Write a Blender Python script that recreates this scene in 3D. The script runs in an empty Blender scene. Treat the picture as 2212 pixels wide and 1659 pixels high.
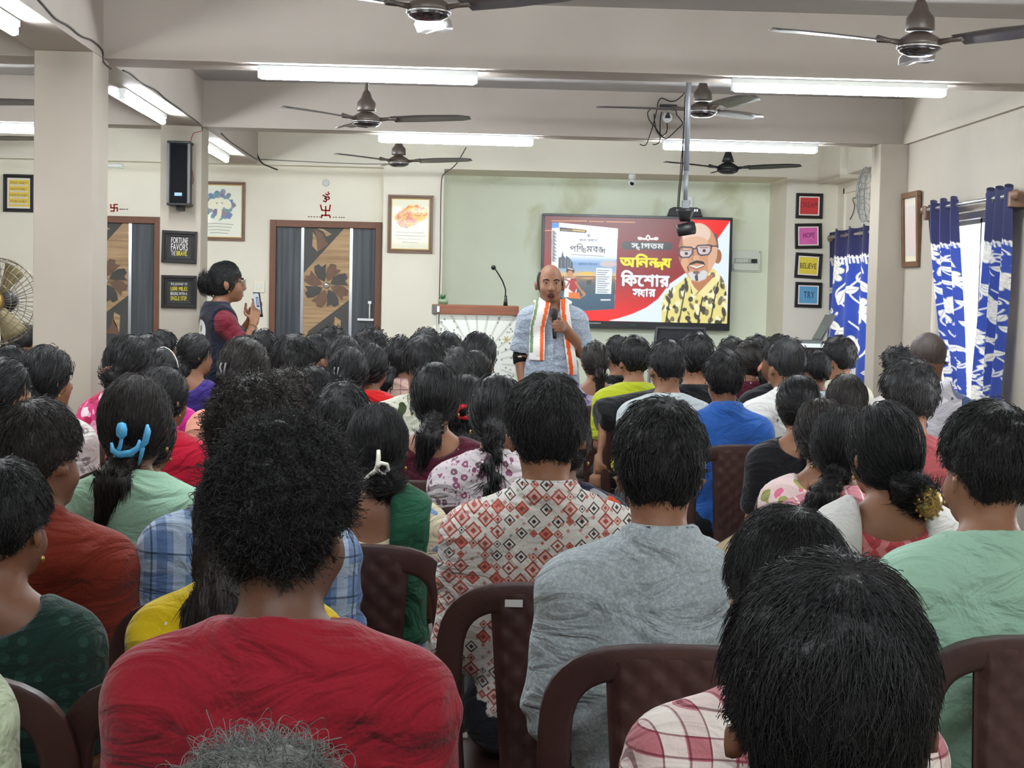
import bpy, math, random, os
import numpy as np
from mathutils import Vector, Matrix
random.seed(7); rng = np.random.default_rng(7)
S = bpy.context.scene; C = S.collection
PI = math.pi
R_ = math.radians
# ---------------------------------------------------------------- camera
H = 1.5; FP = 3500.0
_y, _p, _r = R_(2.355), R_(3.12), R_(1.25)
CF = Vector((math.sin(_y)*math.cos(_p), math.cos(_y)*math.cos(_p), -math.sin(_p)))
_R0 = Vector((math.cos(_y), -math.sin(_y), 0)); _U0 = _R0.cross(CF)
CR = _R0*math.cos(_r) + _U0*math.sin(_r); CU = _U0*math.cos(_r) - _R0*math.sin(_r)
CO = Vector((0, 0, H))
cam = bpy.data.cameras.new('camera'); cam.sensor_width = 36; cam.lens = FP/2212*36; cam.clip_start = .05
camo = bpy.data.objects.new('camera', cam); C.objects.link(camo)
m3 = Matrix((CR, CU, -CF)).transposed(); camo.matrix_world = Matrix.Translation(CO) @ m3.to_4x4()
S.camera = camo
# ---------------------------------------------------------------- light and exposure
S.view_settings.view_transform = 'Standard'; S.view_settings.look = 'None'
S.view_settings.gamma = 1; S.view_settings.use_curve_mapping = False
S.view_settings.exposure = 1.05
W = bpy.data.worlds.new('sky'); S.world = W; W.use_nodes = True
W.node_tree.nodes['Background'].inputs[0].default_value = (.93, .97, 1, 1)
W.node_tree.nodes['Background'].inputs[1].default_value = 5.0
TUBE_E = 92.0; SCREEN_E = 0.5
S.cycles.max_bounces = 8; S.cycles.diffuse_bounces = 5; S.cycles.glossy_bounces = 3
S.cycles.sample_clamp_indirect = 4.0

def ray(px, py): return CF + CR*((px-1106)/FP) - CU*((py-829.5)/FP)
def aty(px, py, Y):
    r = ray(px, py); return CO + r*((Y-CO.y)/r.y)
def atx(px, py, X):
    r = ray(px, py); return CO + r*((X-CO.x)/r.x)
def hor(px): return 635 + .0218*(px-966)
def lin(c):
    c = np.asarray(c, float)/255.0
    return np.where(c <= .04045, c/12.92, ((c+.055)/1.055)**2.4)
def rgb(c): return tuple(float(x) for x in lin(c)) + (1.0,)
# ---------------------------------------------------------------- materials
class NT:
    def __init__(s, m):
        s.t = m.node_tree; s.ns = s.t.nodes; s._o = None
    def n(s, typ, **kw):
        x = s.ns.new('ShaderNode'+typ)
        for k, v in kw.items(): setattr(x, k, v)
        return x
    def link(s, a, b): s.t.links.new(a, b)
    def put(s, sock, v):
        if hasattr(v, 'is_output'): s.link(v, sock)
        elif isinstance(v, (tuple, list)): sock.default_value = v if len(v) == len(sock.default_value) else (*v, 1)
        else: sock.default_value = v
    def obj(s):
        if s._o is None: s._o = s.n('TexCoord').outputs['Object']
        return s._o
    def xyz(s, v=None):
        x = s.n('SeparateXYZ'); s.link(v or s.obj(), x.inputs[0]); return x.outputs
    def comb(s, x, y, z=0.0):
        c = s.n('CombineXYZ'); s.put(c.inputs[0], x); s.put(c.inputs[1], y); s.put(c.inputs[2], z); return c.outputs[0]
    def m(s, op, a, b=0.0, c=0.0):
        x = s.n('Math', operation=op); s.put(x.inputs[0], a); s.put(x.inputs[1], b); s.put(x.inputs[2], c); return x.outputs[0]
    def mix(s, f, a, b):
        x = s.n('Mix', data_type='RGBA'); s.put(x.inputs[0], f); s.put(x.inputs[6], a); s.put(x.inputs[7], b); return x.outputs[2]
    def noise(s, sc, det=2.0, v=None, out=0, dist=0.0):
        x = s.n('TexNoise'); x.inputs['Scale'].default_value = sc; x.inputs['Detail'].default_value = det; x.inputs['Distortion'].default_value = dist
        s.link(v or s.obj(), x.inputs['Vector']); return x.outputs[out]
    def vor(s, sc, v=None, out='Distance', rnd=1.0):
        x = s.n('TexVoronoi'); x.inputs['Scale'].default_value = sc; x.inputs['Randomness'].default_value = rnd
        s.link(v or s.obj(), x.inputs['Vector']); return x.outputs[out]
    def step(s, v, lo, hi):
        x = s.n('MapRange'); s.put(x.inputs[0], v); x.inputs[1].default_value = lo; x.inputs[2].default_value = hi; return x.outputs[0]
    def frac(s, v, f, o=0.0): return s.m('FRACT', s.m('MULTIPLY_ADD', v, f, o))
    def band(s, v, f, lo, hi, o=0.0):
        q = s.frac(v, f, o); return s.m('MULTIPLY', s.m('GREATER_THAN', q, lo), s.m('LESS_THAN', q, hi))
    def vmul(s, v, k):
        x = s.n('VectorMath', operation='MULTIPLY'); s.link(v, x.inputs[0]); x.inputs[1].default_value = k; return x.outputs[0]
_mc = {}
def mat(name, col, rough=.6, spec=.3, metal=0.0, bump=None, bs=.2, emit=None, es=1.0, sheen=0.0, alpha=None, trans=0.0, coat=0.0, bd=.01):
    if name in _mc: return _mc[name]
    m = bpy.data.materials.new(name); m.use_nodes = True; nt = NT(m); b = nt.ns['Principled BSDF']; _mc[name] = m
    v = col(nt) if callable(col) else rgb(col)
    nt.put(b.inputs['Base Color'], v)
    b.inputs['Roughness'].default_value = rough; b.inputs['Specular IOR Level'].default_value = spec; b.inputs['Metallic'].default_value = metal
    b.inputs['Sheen Weight'].default_value = sheen; b.inputs['Transmission Weight'].default_value = trans; b.inputs['Coat Weight'].default_value = coat
    if emit is not None:
        nt.put(b.inputs['Emission Color'], emit(nt) if callable(emit) else rgb(emit)); b.inputs['Emission Strength'].default_value = es
    if bump:
        bn = nt.n('Bump'); bn.inputs['Strength'].default_value = bs; bn.inputs['Distance'].default_value = bd
        nt.put(bn.inputs['Height'], bump(nt)); nt.link(bn.outputs[0], b.inputs['Normal'])
    return m
def attr_mat(name, emit=0.0, rough=.5, coat=0.0):
    if name in _mc: return _mc[name]
    m = bpy.data.materials.new(name); m.use_nodes = True; nt = NT(m); b = nt.ns['Principled BSDF']; _mc[name] = m
    a = nt.n('Attribute'); a.attribute_name = 'Col'
    if emit:
        b.inputs['Base Color'].default_value = (.01, .01, .01, 1); nt.link(a.outputs[0], b.inputs['Emission Color']); b.inputs['Emission Strength'].default_value = emit
    else: nt.link(a.outputs[0], b.inputs['Base Color'])
    b.inputs['Roughness'].default_value = rough; b.inputs['Coat Weight'].default_value = coat; b.inputs['Coat Roughness'].default_value = .05
    return m
# ---------------------------------------------------------------- mesh helpers
def woff(p):
    o = Vector((0, 0, 0))
    while p is not None: o += p.location; p = p.parent
    return o
def link_mesh(name, me, mats, parent=None, smooth=False, bev=0.0, loc=None):
    for m in (mats if isinstance(mats, (list, tuple)) else [mats]): me.materials.append(m)
    if smooth: me.polygons.foreach_set('use_smooth', [True]*len(me.polygons))
    o = bpy.data.objects.new(name, me); C.objects.link(o); o.parent = parent
    if loc is not None: o.location = loc
    if bev:
        b = o.modifiers.new('bevel', 'BEVEL'); b.width = bev; b.segments = 2; b.limit_method = 'ANGLE'
    return o
class MB:
    def __init__(s): s.v = []; s.f = []; s.mi = []
    def add(s, vs, fs, m=0):
        b = len(s.v); s.v += [tuple(x) for x in vs]; s.f += [tuple(b+i for i in f) for f in fs]; s.mi += [m]*len(fs); return s
    def box(s, x0, x1, y0, y1, z0, z1, m=0):
        return s.add([(x0,y0,z0),(x1,y0,z0),(x1,y1,z0),(x0,y1,z0),(x0,y0,z1),(x1,y0,z1),(x1,y1,z1),(x0,y1,z1)],
                     [(0,3,2,1),(4,5,6,7),(0,1,5,4),(1,2,6,5),(2,3,7,6),(3,0,4,7)], m)
    def tube(s, pts, r, n=8, m=0, flat=None):
        pts = [Vector(p) for p in pts]; k = len(pts); rs = r if isinstance(r, (list, tuple)) else [r]*k
        vs = []; up = None
        for i, p in enumerate(pts):
            t = (pts[min(i+1, k-1)]-pts[max(i-1, 0)]).normalized()
            if up is None: up = Vector((0, 0, 1)) if abs(t.z) < .9 else Vector((0, 1, 0))
            a = t.cross(up)
            if a.length < 1e-4: a = t.cross(Vector((1, 0, .1)))
            a.normalize(); b = a.cross(t); up = b
            for j in range(n):
                w = 2*PI*j/n; vs.append(p + a*(math.cos(w)*rs[i]) + b*(math.sin(w)*rs[i]))
        fs = [(i*n+j, i*n+(j+1) % n, (i+1)*n+(j+1) % n, (i+1)*n+j) for i in range(k-1) for j in range(n)]
        fs += [tuple(range(n-1, -1, -1)), tuple((k-1)*n+j for j in range(n))]
        return s.add(vs, fs, m)
    def lathe(s, prof, c=(0,0,0), n=24, m=0, axis='z'):
        vs = []
        for r, z in prof:
            for j in range(n):
                w = 2*PI*j/n; q = (r*math.cos(w), r*math.sin(w), z)
                if axis == 'y': q = (q[0], q[2], q[1])
                if axis == 'x': q = (q[2], q[0], q[1])
                vs.append((c[0]+q[0], c[1]+q[1], c[2]+q[2]))
        k = len(prof)
        fs = [(i*n+j, i*n+(j+1) % n, (i+1)*n+(j+1) % n, (i+1)*n+j) for i in range(k-1) for j in range(n)]
        fs += [tuple(range(n-1, -1, -1)), tuple((k-1)*n+j for j in range(n))]
        return s.add(vs, fs, m)
    def prism(s, poly, y0, y1, m=0):          # polygon in x,z extruded along y
        k = len(poly); vs = [(x, y0, z) for x, z in poly] + [(x, y1, z) for x, z in poly]
        fs = [tuple(range(k)), tuple(range(2*k-1, k-1, -1))] + [(i, k+i, k+(i+1) % k, (i+1) % k) for i in range(k)]
        return s.add(vs, fs, m)
    def grid(s, P, m=0, wrap=False):          # P[i][j] rows of points
        a = len(P); b = len(P[0]); fs = [(i*b+j, i*b+j+1, (i+1)*b+j+1, (i+1)*b+j) for i in range(a-1) for j in range(b-1)]
        return s.add([p for r in P for p in r], fs, m)
    def build(s, name, mats, parent=None, smooth=False, bev=0.0):
        o = woff(parent); me = bpy.data.meshes.new(name)
        me.from_pydata([(x-o.x, y-o.y, z-o.z) for x, y, z in s.v], [], s.f)
        ob = link_mesh(name, me, mats, parent, smooth, bev)
        if any(s.mi): me.polygons.foreach_set('material_index', s.mi)
        me.update(); return ob
def tag(o, label, cat, group=None):
    o['label'] = label; o['category'] = cat
    if group: o['group'] = group
    return o
def thing(name, label, cat, loc=(0,0,0), group=None):
    o = bpy.data.objects.new(name, None); C.objects.link(o); o.location = loc; o.empty_display_size = .1
    return tag(o, label, cat, group)
def struct(mb, name, m, parent=None, bev=0.0, smooth=False):
    o = mb.build(name, m, parent, smooth=smooth, bev=bev)
    if parent is None: o['kind'] = 'structure'
    return o
def dup(root, loc=None, rot=None, label=None, group=None):
    def cp(o, p):
        c = o.copy(); C.objects.link(c); c.parent = p
        for ch in kids.get(o.name, []): cp(ch, c)
        return c
    kids = {}
    st = [root]
    while st:
        o = st.pop(); kids[o.name] = list(o.children); st += kids[o.name]
    r = cp(root, None)
    if loc is not None: r.location = loc
    if rot is not None: r.rotation_euler = rot
    if label: r['label'] = label
    if group: r['group'] = group
    return r
# ---------------------------------------------------------------- flat print rasters (lettering, posters, the screen)
_gl = {}
def outline(ch):
    if ch in _gl: return _gl[ch]
    c = bpy.data.curves.new('glyph', 'FONT'); c.body = ch; c.dimensions = '2D'; c.fill_mode = 'NONE'; c.resolution_u = 4
    o = bpy.data.objects.new('glyph', c); C.objects.link(o); bpy.context.view_layer.update()
    dg = bpy.context.evaluated_depsgraph_get(); me = o.evaluated_get(dg).to_mesh()
    V = np.array([v.co[:2] for v in me.vertices]).reshape(-1, 2); E = np.array([e.vertices[:] for e in me.edges], int).reshape(-1, 2)
    # keep the direction of each closed run: every closing edge joins last to first
    seg = []
    for a, b in E:
        seg.append((V[a], V[b]) if (b-a == 1) else (V[max(a, b)], V[min(a, b)]))
    g = np.array(seg).reshape(-1, 4)
    o.evaluated_get(dg).to_mesh_clear(); bpy.data.objects.remove(o); bpy.data.curves.remove(c)
    w = float(V[:, 0].max()) if len(V) else .25
    _gl[ch] = (g, w); return _gl[ch]
class Canvas:
    def __init__(s, w, h, bg=(255, 255, 255)):
        s.w, s.h = w, h; s.img = np.zeros((h, w, 3)); s.img[:] = bg
        s.Y, s.X = np.mgrid[0:h, 0:w] + .5
    def put(s, a, col):
        a = np.clip(a, 0, 1)[..., None]; s.img = s.img*(1-a) + np.asarray(col, float)*a
    def sd(s, d, col, aa=.6): s.put(.5 - d/(2*aa), col)
    def ell(s, cx, cy, rx, ry, col, rot=0.0):
        x = s.X-cx; y = s.Y-cy; c, n = math.cos(rot), math.sin(rot); u = (x*c+y*n)/rx; v = (-x*n+y*c)/ry
        k = np.sqrt(u*u+v*v)+1e-6; s.sd((k-1)*min(rx, ry), col)
    def line(s, pts, wd, col):
        d = np.full(s.X.shape, 1e9)
        for (x0, y0), (x1, y1) in zip(pts[:-1], pts[1:]):
            dx, dy = x1-x0, y1-y0; L = dx*dx+dy*dy+1e-9; t = np.clip(((s.X-x0)*dx+(s.Y-y0)*dy)/L, 0, 1)
            d = np.minimum(d, np.hypot(s.X-x0-t*dx, s.Y-y0-t*dy))
        s.sd(d-wd/2, col)
    def wind(s, g, ss=2):
        """coverage of closed outline segments g (n,4) by non-zero winding"""
        x0, x1 = g[:, [0, 2]].min(), g[:, [0, 2]].max(); y0, y1 = g[:, [1, 3]].min(), g[:, [1, 3]].max()
        a, b = max(int(x0)-1, 0), min(int(x1)+2, s.w); c, d = max(int(y0)-1, 0), min(int(y1)+2, s.h)
        out = np.zeros((s.h, s.w))
        if a >= b or c >= d: return out
        yy = c + (np.arange((d-c)*ss)+.5)/ss; xx = a + (np.arange((b-a)*ss)+.5)/ss
        wn = np.zeros((len(yy), len(xx)), int)
        for X0, Y0, X1, Y1 in g:
            if Y0 == Y1: continue
            sg = 1 if Y1 > Y0 else -1; lo, hi = min(Y0, Y1), max(Y0, Y1)
            r = np.nonzero((yy >= lo) & (yy < hi))[0]
            if len(r) == 0: continue
            xi = X0 + (yy[r]-Y0)*(X1-X0)/(Y1-Y0)
            wn[r] += sg*(xx[None, :] > xi[:, None])
        cov = (wn != 0).reshape(d-c, ss, b-a, ss).mean((1, 3)); out[c:d, a:b] = cov; return out
    def poly(s, pts, col, alpha=1.0):
        p = np.array(pts, float); q = np.roll(p, -1, 0); s.put(s.wind(np.hstack([p, q]))*alpha, col)
    def text(s, items, x, y, w, h, col, bold=0.0, edge=None, skew=0.0):
        """items: string, or list of (glyph, dx, dy, sx, sy); fitted into the box x,y,w,h"""
        if isinstance(items, str):
            L = []; cx = 0
            for ch in items:
                if ch == ' ': cx += .3; continue
                L.append((ch, cx, 0, 1, 1)); cx += outline(ch)[1]+.07
            items = L
        G = []
        for ch, dx, dy, sx, sy in items:
            g = outline(ch)[0].copy()
            if len(g) == 0: continue
            g[:, [0, 2]] = g[:, [0, 2]]*sx+dx; g[:, [1, 3]] = g[:, [1, 3]]*sy+dy; G.append(g)
        al = np.vstack(G); x0, x1 = al[:, [0, 2]].min(), al[:, [0, 2]].max(); y0, y1 = al[:, [1, 3]].min(), al[:, [1, 3]].max()
        M = np.zeros((s.h, s.w))
        for g in G:
            g = g.copy(); g[:, [0, 2]] = x+(g[:, [0, 2]]-x0)/(x1-x0)*w; g[:, [1, 3]] = y+(y1-g[:, [1, 3]])/(y1-y0)*h
            if skew: g[:, 1] += skew*(g[:, 0]-x); g[:, 3] += skew*(g[:, 2]-x)
            M = np.maximum(M, s.wind(g, 3))
        def dil(A, r):
            B = A.copy(); n = int(math.ceil(r))
            for i in range(-n, n+1):
                for j in range(-n, n+1):
                    k = max(0, min(1, r+.5-math.hypot(i, j)))
                    if k > 0 and (i or j): B = np.maximum(B, k*np.roll(np.roll(A, i, 0), j, 1))
            return B
        if bold: M = dil(M, bold)
        if edge: s.put(dil(M, edge[1]), edge[0])
        s.put(M, col)
    def mesh(s, name, mt, parent, p00, p10, p01, thick=None):
        """grid with one vertex per pixel spanning p00 (top left), p10 (top right), p01 (bottom left)"""
        o = woff(parent); p00, p10, p01 = (np.array(p)-np.array(o) for p in (p00, p10, p01))
        u = (np.arange(s.w)/(s.w-1))[None, :, None]; v = (np.arange(s.h)/(s.h-1))[:, None, None]
        P = p00+(p10-p00)*u+(p01-p00)*v
        return color_grid(name, P, s.img, mt, parent)
def color_grid(name, P, img, mt, parent, smooth=False, solid=0.0):
    h, w = P.shape[:2]; me = bpy.data.meshes.new(name)
    idx = np.arange(h*w).reshape(h, w); q = np.stack([idx[:-1, :-1], idx[1:, :-1], idx[1:, 1:], idx[:-1, 1:]], -1).reshape(-1, 4)
    fast_mesh(me, P.reshape(-1, 3), q)
    a = me.color_attributes.new('Col', 'FLOAT_COLOR', 'POINT'); c = np.ones((h*w, 4)); c[:, :3] = lin(np.clip(img, 0, 255)).reshape(-1, 3)
    a.data.foreach_set('color', c.ravel().astype(np.float32))
    ob = link_mesh(name, me, mt, parent, smooth)
    if solid:
        md = ob.modifiers.new('solid', 'SOLIDIFY'); md.thickness = solid; md.offset = 0
    return ob
def fast_mesh(me, V, q):
    me.vertices.add(len(V)); me.vertices.foreach_set('co', np.ascontiguousarray(V, np.float32).ravel())
    me.loops.add(len(q)*4); me.loops.foreach_set('vertex_index', np.ascontiguousarray(q, np.int32).ravel())
    me.polygons.add(len(q)); me.polygons.foreach_set('loop_start', np.arange(0, len(q)*4, 4, dtype=np.int32)); me.polygons.foreach_set('loop_total', np.full(len(q), 4, np.int32))
    me.update(calc_edges=True); me.validate()
# ---------------------------------------------------------------- implicit surfaces for bodies, clothes and hair
def smin(a, b, k):
    h = np.maximum(k-np.abs(a-b), 0)/k; return np.minimum(a, b)-h*h*k*.25
def smax(a, b, k): return -smin(-a, -b, k)
def d_ell(P, c, r, M=None):
    q = P-np.asarray(c, np.float32)
    if M is not None: q = q @ M
    r = np.asarray(r, np.float32); k0 = np.linalg.norm(q/r, axis=1); k1 = np.linalg.norm(q/(r*r), axis=1)+1e-6; return k0*(k0-1)/k1
def d_cap(P, a, b, ra, rb):
    a = np.asarray(a, np.float32); b = np.asarray(b, np.float32); ba = b-a; h = np.clip((P-a) @ ba/(ba @ ba+1e-9), 0, 1)
    return np.linalg.norm(P-a-h[:, None]*ba, axis=1)-(ra+(rb-ra)*h)
def E(c, r, k=.03, M=None): return ('e', c, r, k, M)
def K(a, b, ra, rb=None, k=.03): return ('c', a, b, ra, ra if rb is None else rb, k)
def ev(P, prims, grow=0.0):
    v = np.full(len(P), .3, np.float32)
    for p in prims:
        if p[0] == 'e': c = np.asarray(p[1]); R = max(p[2])
        else: c = (np.asarray(p[1])+np.asarray(p[2]))/2; R = np.linalg.norm(np.asarray(p[1])-np.asarray(p[2]))/2+max(p[3], p[4])
        i = np.nonzero(((P-c.astype(np.float32))**2).sum(1) < (R+grow+.1)**2)[0]
        if len(i) == 0: continue
        Q = P[i]
        d = d_ell(Q, p[1], np.asarray(p[2])+grow, p[4]) if p[0] == 'e' else d_cap(Q, p[1], p[2], p[3]+grow, p[4]+grow)
        k = p[3] if p[0] == 'e' else p[5]
        v[i] = smin(v[i], d, k) if k > 0 else np.minimum(v[i], d)
    return v
_CN = np.array([(i, j, k) for i in (0, 1) for j in (0, 1) for k in (0, 1)])
_ED = [(0,1),(2,3),(4,5),(6,7),(0,2),(1,3),(4,6),(5,7),(0,4),(1,5),(2,6),(3,7)]
def snet(f, lo, hi, h):
    lo = np.asarray(lo, float); n = (np.ceil((np.asarray(hi)-lo)/h)+1).astype(int); B = 4; nb = -(-n//B); n = nb*B
    g = np.stack(np.meshgrid(*[np.arange(k) for k in nb], indexing='ij'), -1).reshape(-1, 3)
    cv = f((lo+(g*B+(B-1)/2)*h).astype(np.float32)); act = np.abs(cv) < B*h*1.15+.012
    V = np.repeat(np.repeat(np.repeat(cv.reshape(nb), B, 0), B, 1), B, 2)
    l = np.stack(np.meshgrid(*[np.arange(B)]*3, indexing='ij'), -1).reshape(-1, 3)
    pi = (g[act][:, None, :]*B+l[None]).reshape(-1, 3)
    V[pi[:, 0], pi[:, 1], pi[:, 2]] = f((lo+pi*h).astype(np.float32))
    V[0] = V[-1] = .3; V[:, 0] = V[:, -1] = .3; V[:, :, 0] = V[:, :, -1] = .3
    s = V < 0; c = np.zeros(n-1, int)
    for o in _CN: c += s[o[0]:n[0]-1+o[0], o[1]:n[1]-1+o[1], o[2]:n[2]-1+o[2]]
    ci = np.argwhere((c > 0) & (c < 8)); idx = np.full(n-1, -1); idx[ci[:, 0], ci[:, 1], ci[:, 2]] = np.arange(len(ci))
    cvs = np.stack([V[ci[:, 0]+o[0], ci[:, 1]+o[1], ci[:, 2]+o[2]] for o in _CN], 1)
    acc = np.zeros((len(ci), 3)); cnt = np.zeros(len(ci))
    for a, b in _ED:
        va, vb = cvs[:, a], cvs[:, b]; m = (va < 0) != (vb < 0); t = np.where(m, va/(va-vb+1e-12), 0)
        acc += m[:, None]*(_CN[a]+t[:, None]*(_CN[b]-_CN[a])); cnt += m
    vert = lo+(ci+acc/np.maximum(cnt, 1)[:, None])*h
    Q = []
    for ax in range(3):
        b, d = [(1, 2), (2, 0), (0, 1)][ax]; sl = [slice(None)]*3; sl2 = [slice(None)]*3; sl[ax] = slice(0, -1); sl2[ax] = slice(1, None)
        e = np.argwhere(s[tuple(sl)] != s[tuple(sl2)]); e = e[(e[:, b] > 0) & (e[:, d] > 0) & (e[:, b] < n[b]-1) & (e[:, d] < n[d]-1)]
        if len(e) == 0: continue
        ub = np.zeros(3, int); ub[b] = 1; ud = np.zeros(3, int); ud[d] = 1
        q = np.stack([idx[tuple((e-x).T)] for x in (ub+ud, ud, 0*ud, ub)], 1); fl = s[tuple(e.T)]
        q[~fl] = q[~fl][:, ::-1]; Q.append(q)
    Q = np.vstack(Q); return vert, Q[(Q >= 0).all(1)]
# ================================================================= ROOM
def paint(c, var=6, stain=None):
    def f(nt):
        a = nt.mix(nt.step(nt.noise(1.3, 4), .35, .7), rgb(np.array(c)-var), rgb(np.array(c)+var))
        if stain: a = nt.mix(stain(nt), a, rgb((186, 188, 150)))
        return a
    return f
nb = lambda nt: nt.noise(60, 3)
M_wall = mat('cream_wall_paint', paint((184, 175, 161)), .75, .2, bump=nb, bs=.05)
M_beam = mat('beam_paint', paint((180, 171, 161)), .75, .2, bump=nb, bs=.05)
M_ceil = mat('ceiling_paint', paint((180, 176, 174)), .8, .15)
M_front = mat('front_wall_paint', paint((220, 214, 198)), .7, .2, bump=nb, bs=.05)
def _st(nt):
    x, y, z = nt.xyz()
    n = nt.step(nt.noise(1.9, 5, dist=.6), .5, .62); up = nt.step(z, 1.55, 2.25)
    return nt.m('MULTIPLY', nt.m('MULTIPLY', n, up), .75)
M_niche = mat('stained_front_wall_paint', paint((224, 230, 211), 5, _st), .75, .2, bump=nb, bs=.05)
M_floor = mat('floor_tiles', lambda nt: nt.mix(nt.m('MAXIMUM', nt.band(nt.xyz()[0], 1/.6, 0, .012), nt.band(nt.xyz()[1], 1/.6, 0, .012)), nt.mix(nt.noise(9, 4), rgb((168, 160, 148)), rgb((190, 183, 172))), rgb((110, 104, 98))), .35, .4)
XL0, XL1 = -1.812, -1.557
struct(MB().box(-6.3, 3.6, -4.2, 14.4, -.1, 0), 'floor', M_floor)
struct(MB().box(-6.3, 3.6, -4.2, 14.4, 2.81, 2.95), 'ceiling', M_ceil)
fx = lambda px, Y=13.45, py=560: aty(px, py, Y).x
D2 = (fx(583), fx(824)); DW = D2[1]-D2[0]; DT = 2.08
D1 = (fx(347)-DW, fx(347)); PL = (fx(826, 13.3), fx(956, 13.3)); PR = (fx(1695, 13.3), fx(1803, 13.3))
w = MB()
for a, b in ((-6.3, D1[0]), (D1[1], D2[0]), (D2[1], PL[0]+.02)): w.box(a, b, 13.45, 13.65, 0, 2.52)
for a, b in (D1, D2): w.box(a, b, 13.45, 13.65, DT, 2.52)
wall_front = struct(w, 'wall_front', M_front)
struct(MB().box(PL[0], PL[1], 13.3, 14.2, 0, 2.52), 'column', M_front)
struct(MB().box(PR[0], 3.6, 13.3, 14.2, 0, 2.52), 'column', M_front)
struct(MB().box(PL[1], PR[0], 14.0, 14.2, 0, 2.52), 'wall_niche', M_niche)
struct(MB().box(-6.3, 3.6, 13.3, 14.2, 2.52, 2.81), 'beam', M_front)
struct(MB().box(-6.3, XL0, 7.38, 7.66, 2.52, 2.81).box(XL1, 2.95, 7.38, 7.66, 2.52, 2.81), 'beam', M_beam)
struct(MB().box(-6.3, XL0, 10.34, 10.58, 2.52, 2.81).box(XL1, 3.22, 10.34, 10.58, 2.52, 2.81), 'beam', M_beam)
struct(MB().box(XL0, XL1, -4.2, 13.3, 2.52, 2.81), 'beam', M_beam)
for y0, y1 in ((7.18, 7.5), (10.3, 10.6), (4.0, 4.3)):
    struct(MB().box(XL0, XL1, y0, y1, 0, 2.52), 'column', M_wall, bev=.004)
# right wall with two window openings, wall beam above
RX = 2.92
W1 = (8.45, 9.68, .9, 2.03)
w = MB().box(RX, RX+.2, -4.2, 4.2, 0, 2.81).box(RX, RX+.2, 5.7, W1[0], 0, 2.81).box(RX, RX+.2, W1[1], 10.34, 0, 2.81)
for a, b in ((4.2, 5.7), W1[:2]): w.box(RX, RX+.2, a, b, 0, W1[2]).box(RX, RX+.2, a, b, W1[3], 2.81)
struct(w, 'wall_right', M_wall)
struct(MB().box(RX-.03, RX+.01, -4.2, 10.34, 2.515, 2.81), 'beam', M_wall)
struct(MB().box(2.745, 3.4, 10.3, 10.52, 0, 2.52), 'column', M_wall, bev=.004)
RX2 = 3.2; W2 = (11.5, 13.0, .95, 2.0)
w = MB().box(RX2, RX2+.2, 10.52, W2[0], 0, 2.81).box(RX2, RX2+.2, W2[1], 13.3, 0, 2.81).box(RX2, RX2+.2, W2[0], W2[1], 0, W2[2]).box(RX2, RX2+.2, W2[0], W2[1], W2[3], 2.81)
struct(w, 'wall_right_front', M_front)
struct(MB().box(3.03, RX2, 12.55, 13.3, 2.47, 2.81).box(3.08, RX2, 10.58, 12.5, 2.5, 2.81), 'beam', M_front, bev=.004)
struct(MB().box(RX2-.02, RX2, 13.0, 13.04, 1.0, 2.42).box(RX2-.02, RX2, 11.4, 13.04, 2.38, 2.42), 'trim_1', M_front)
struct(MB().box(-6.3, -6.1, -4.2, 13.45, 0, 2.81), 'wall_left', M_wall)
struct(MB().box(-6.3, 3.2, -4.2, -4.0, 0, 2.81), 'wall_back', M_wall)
M_alu = mat('window_aluminium', (176, 178, 182), .35, .5, .8)
M_glass = mat('window_glass', (255, 255, 255), .02, .5, trans=1.0)
def window(n, X, y0, y1, z0, z1):
    f = MB(); t = .035
    f.box(X+.06, X+.14, y0, y1, z0, z0+t).box(X+.06, X+.14, y0, y1, z1-t, z1).box(X+.06, X+.14, y0, y0+t, z0, z1).box(X+.06, X+.14, y1-t, y1, z0, z1)
    fr = struct(f, 'window_%d' % n, M_alu)
    ym = (y0+y1)/2
    for i, (a, b, dx) in enumerate(((y0+t, ym+.02, .085), (ym-.02, y1-t, .11))):
        s = MB(); q = .025
        s.box(X+dx, X+dx+.02, a, b, z0+t, z0+t+q).box(X+dx, X+dx+.02, a, b, z1-t-q, z1-t).box(X+dx, X+dx+.02, a, a+q, z0+t, z1-t).box(X+dx, X+dx+.02, b-q, b, z0+t, z1-t)
        so = s.build('sash', M_alu, fr)
        MB().box(X+dx+.008, X+dx+.012, a+q, b-q, z0+t+q, z1-t-q).build('pane', M_glass, so)
window(1, RX, *W1); window(2, RX2, *W2); window(3, RX, 4.2, 5.7, W1[2], W1[3])  # window three is out of view, added for fill light from the right
# ---------------------------------------------------------------- doors
M_teak = mat('door_frame_wood', lambda nt: nt.mix(nt.noise(14, 4, nt.vmul(nt.obj(), (6, 6, .6))), rgb((92, 60, 46)), rgb((118, 80, 62))), .5)
M_slate = mat('door_dark_laminate', lambda nt: nt.mix(nt.step(nt.noise(9, 4, nt.vmul(nt.obj(), (4, 4, .12))), .35, .7), rgb((40, 44, 49)), rgb((76, 81, 86))), .45, .35)
M_slate2 = mat('door_grey_laminate', lambda nt: nt.mix(nt.noise(5, 4), rgb((56, 56, 54)), rgb((74, 72, 68))), .5)
M_oak = mat('door_oak_veneer', lambda nt: nt.mix(nt.step(nt.noise(10, 5, nt.vmul(nt.obj(), (.25, 1, 5))), .3, .7), rgb((136, 108, 78)), rgb((182, 150, 112))), .45)
M_wal = mat('door_walnut_inlay', lambda nt: nt.mix(nt.noise(20, 3), rgb((90, 68, 54)), rgb((116, 88, 70))), .5)
M_chr = mat('chrome_strip', (208, 212, 218), .2, .6, .9)
M_steel = mat('brushed_steel', (200, 200, 202), .3, .6, .9)
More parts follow.
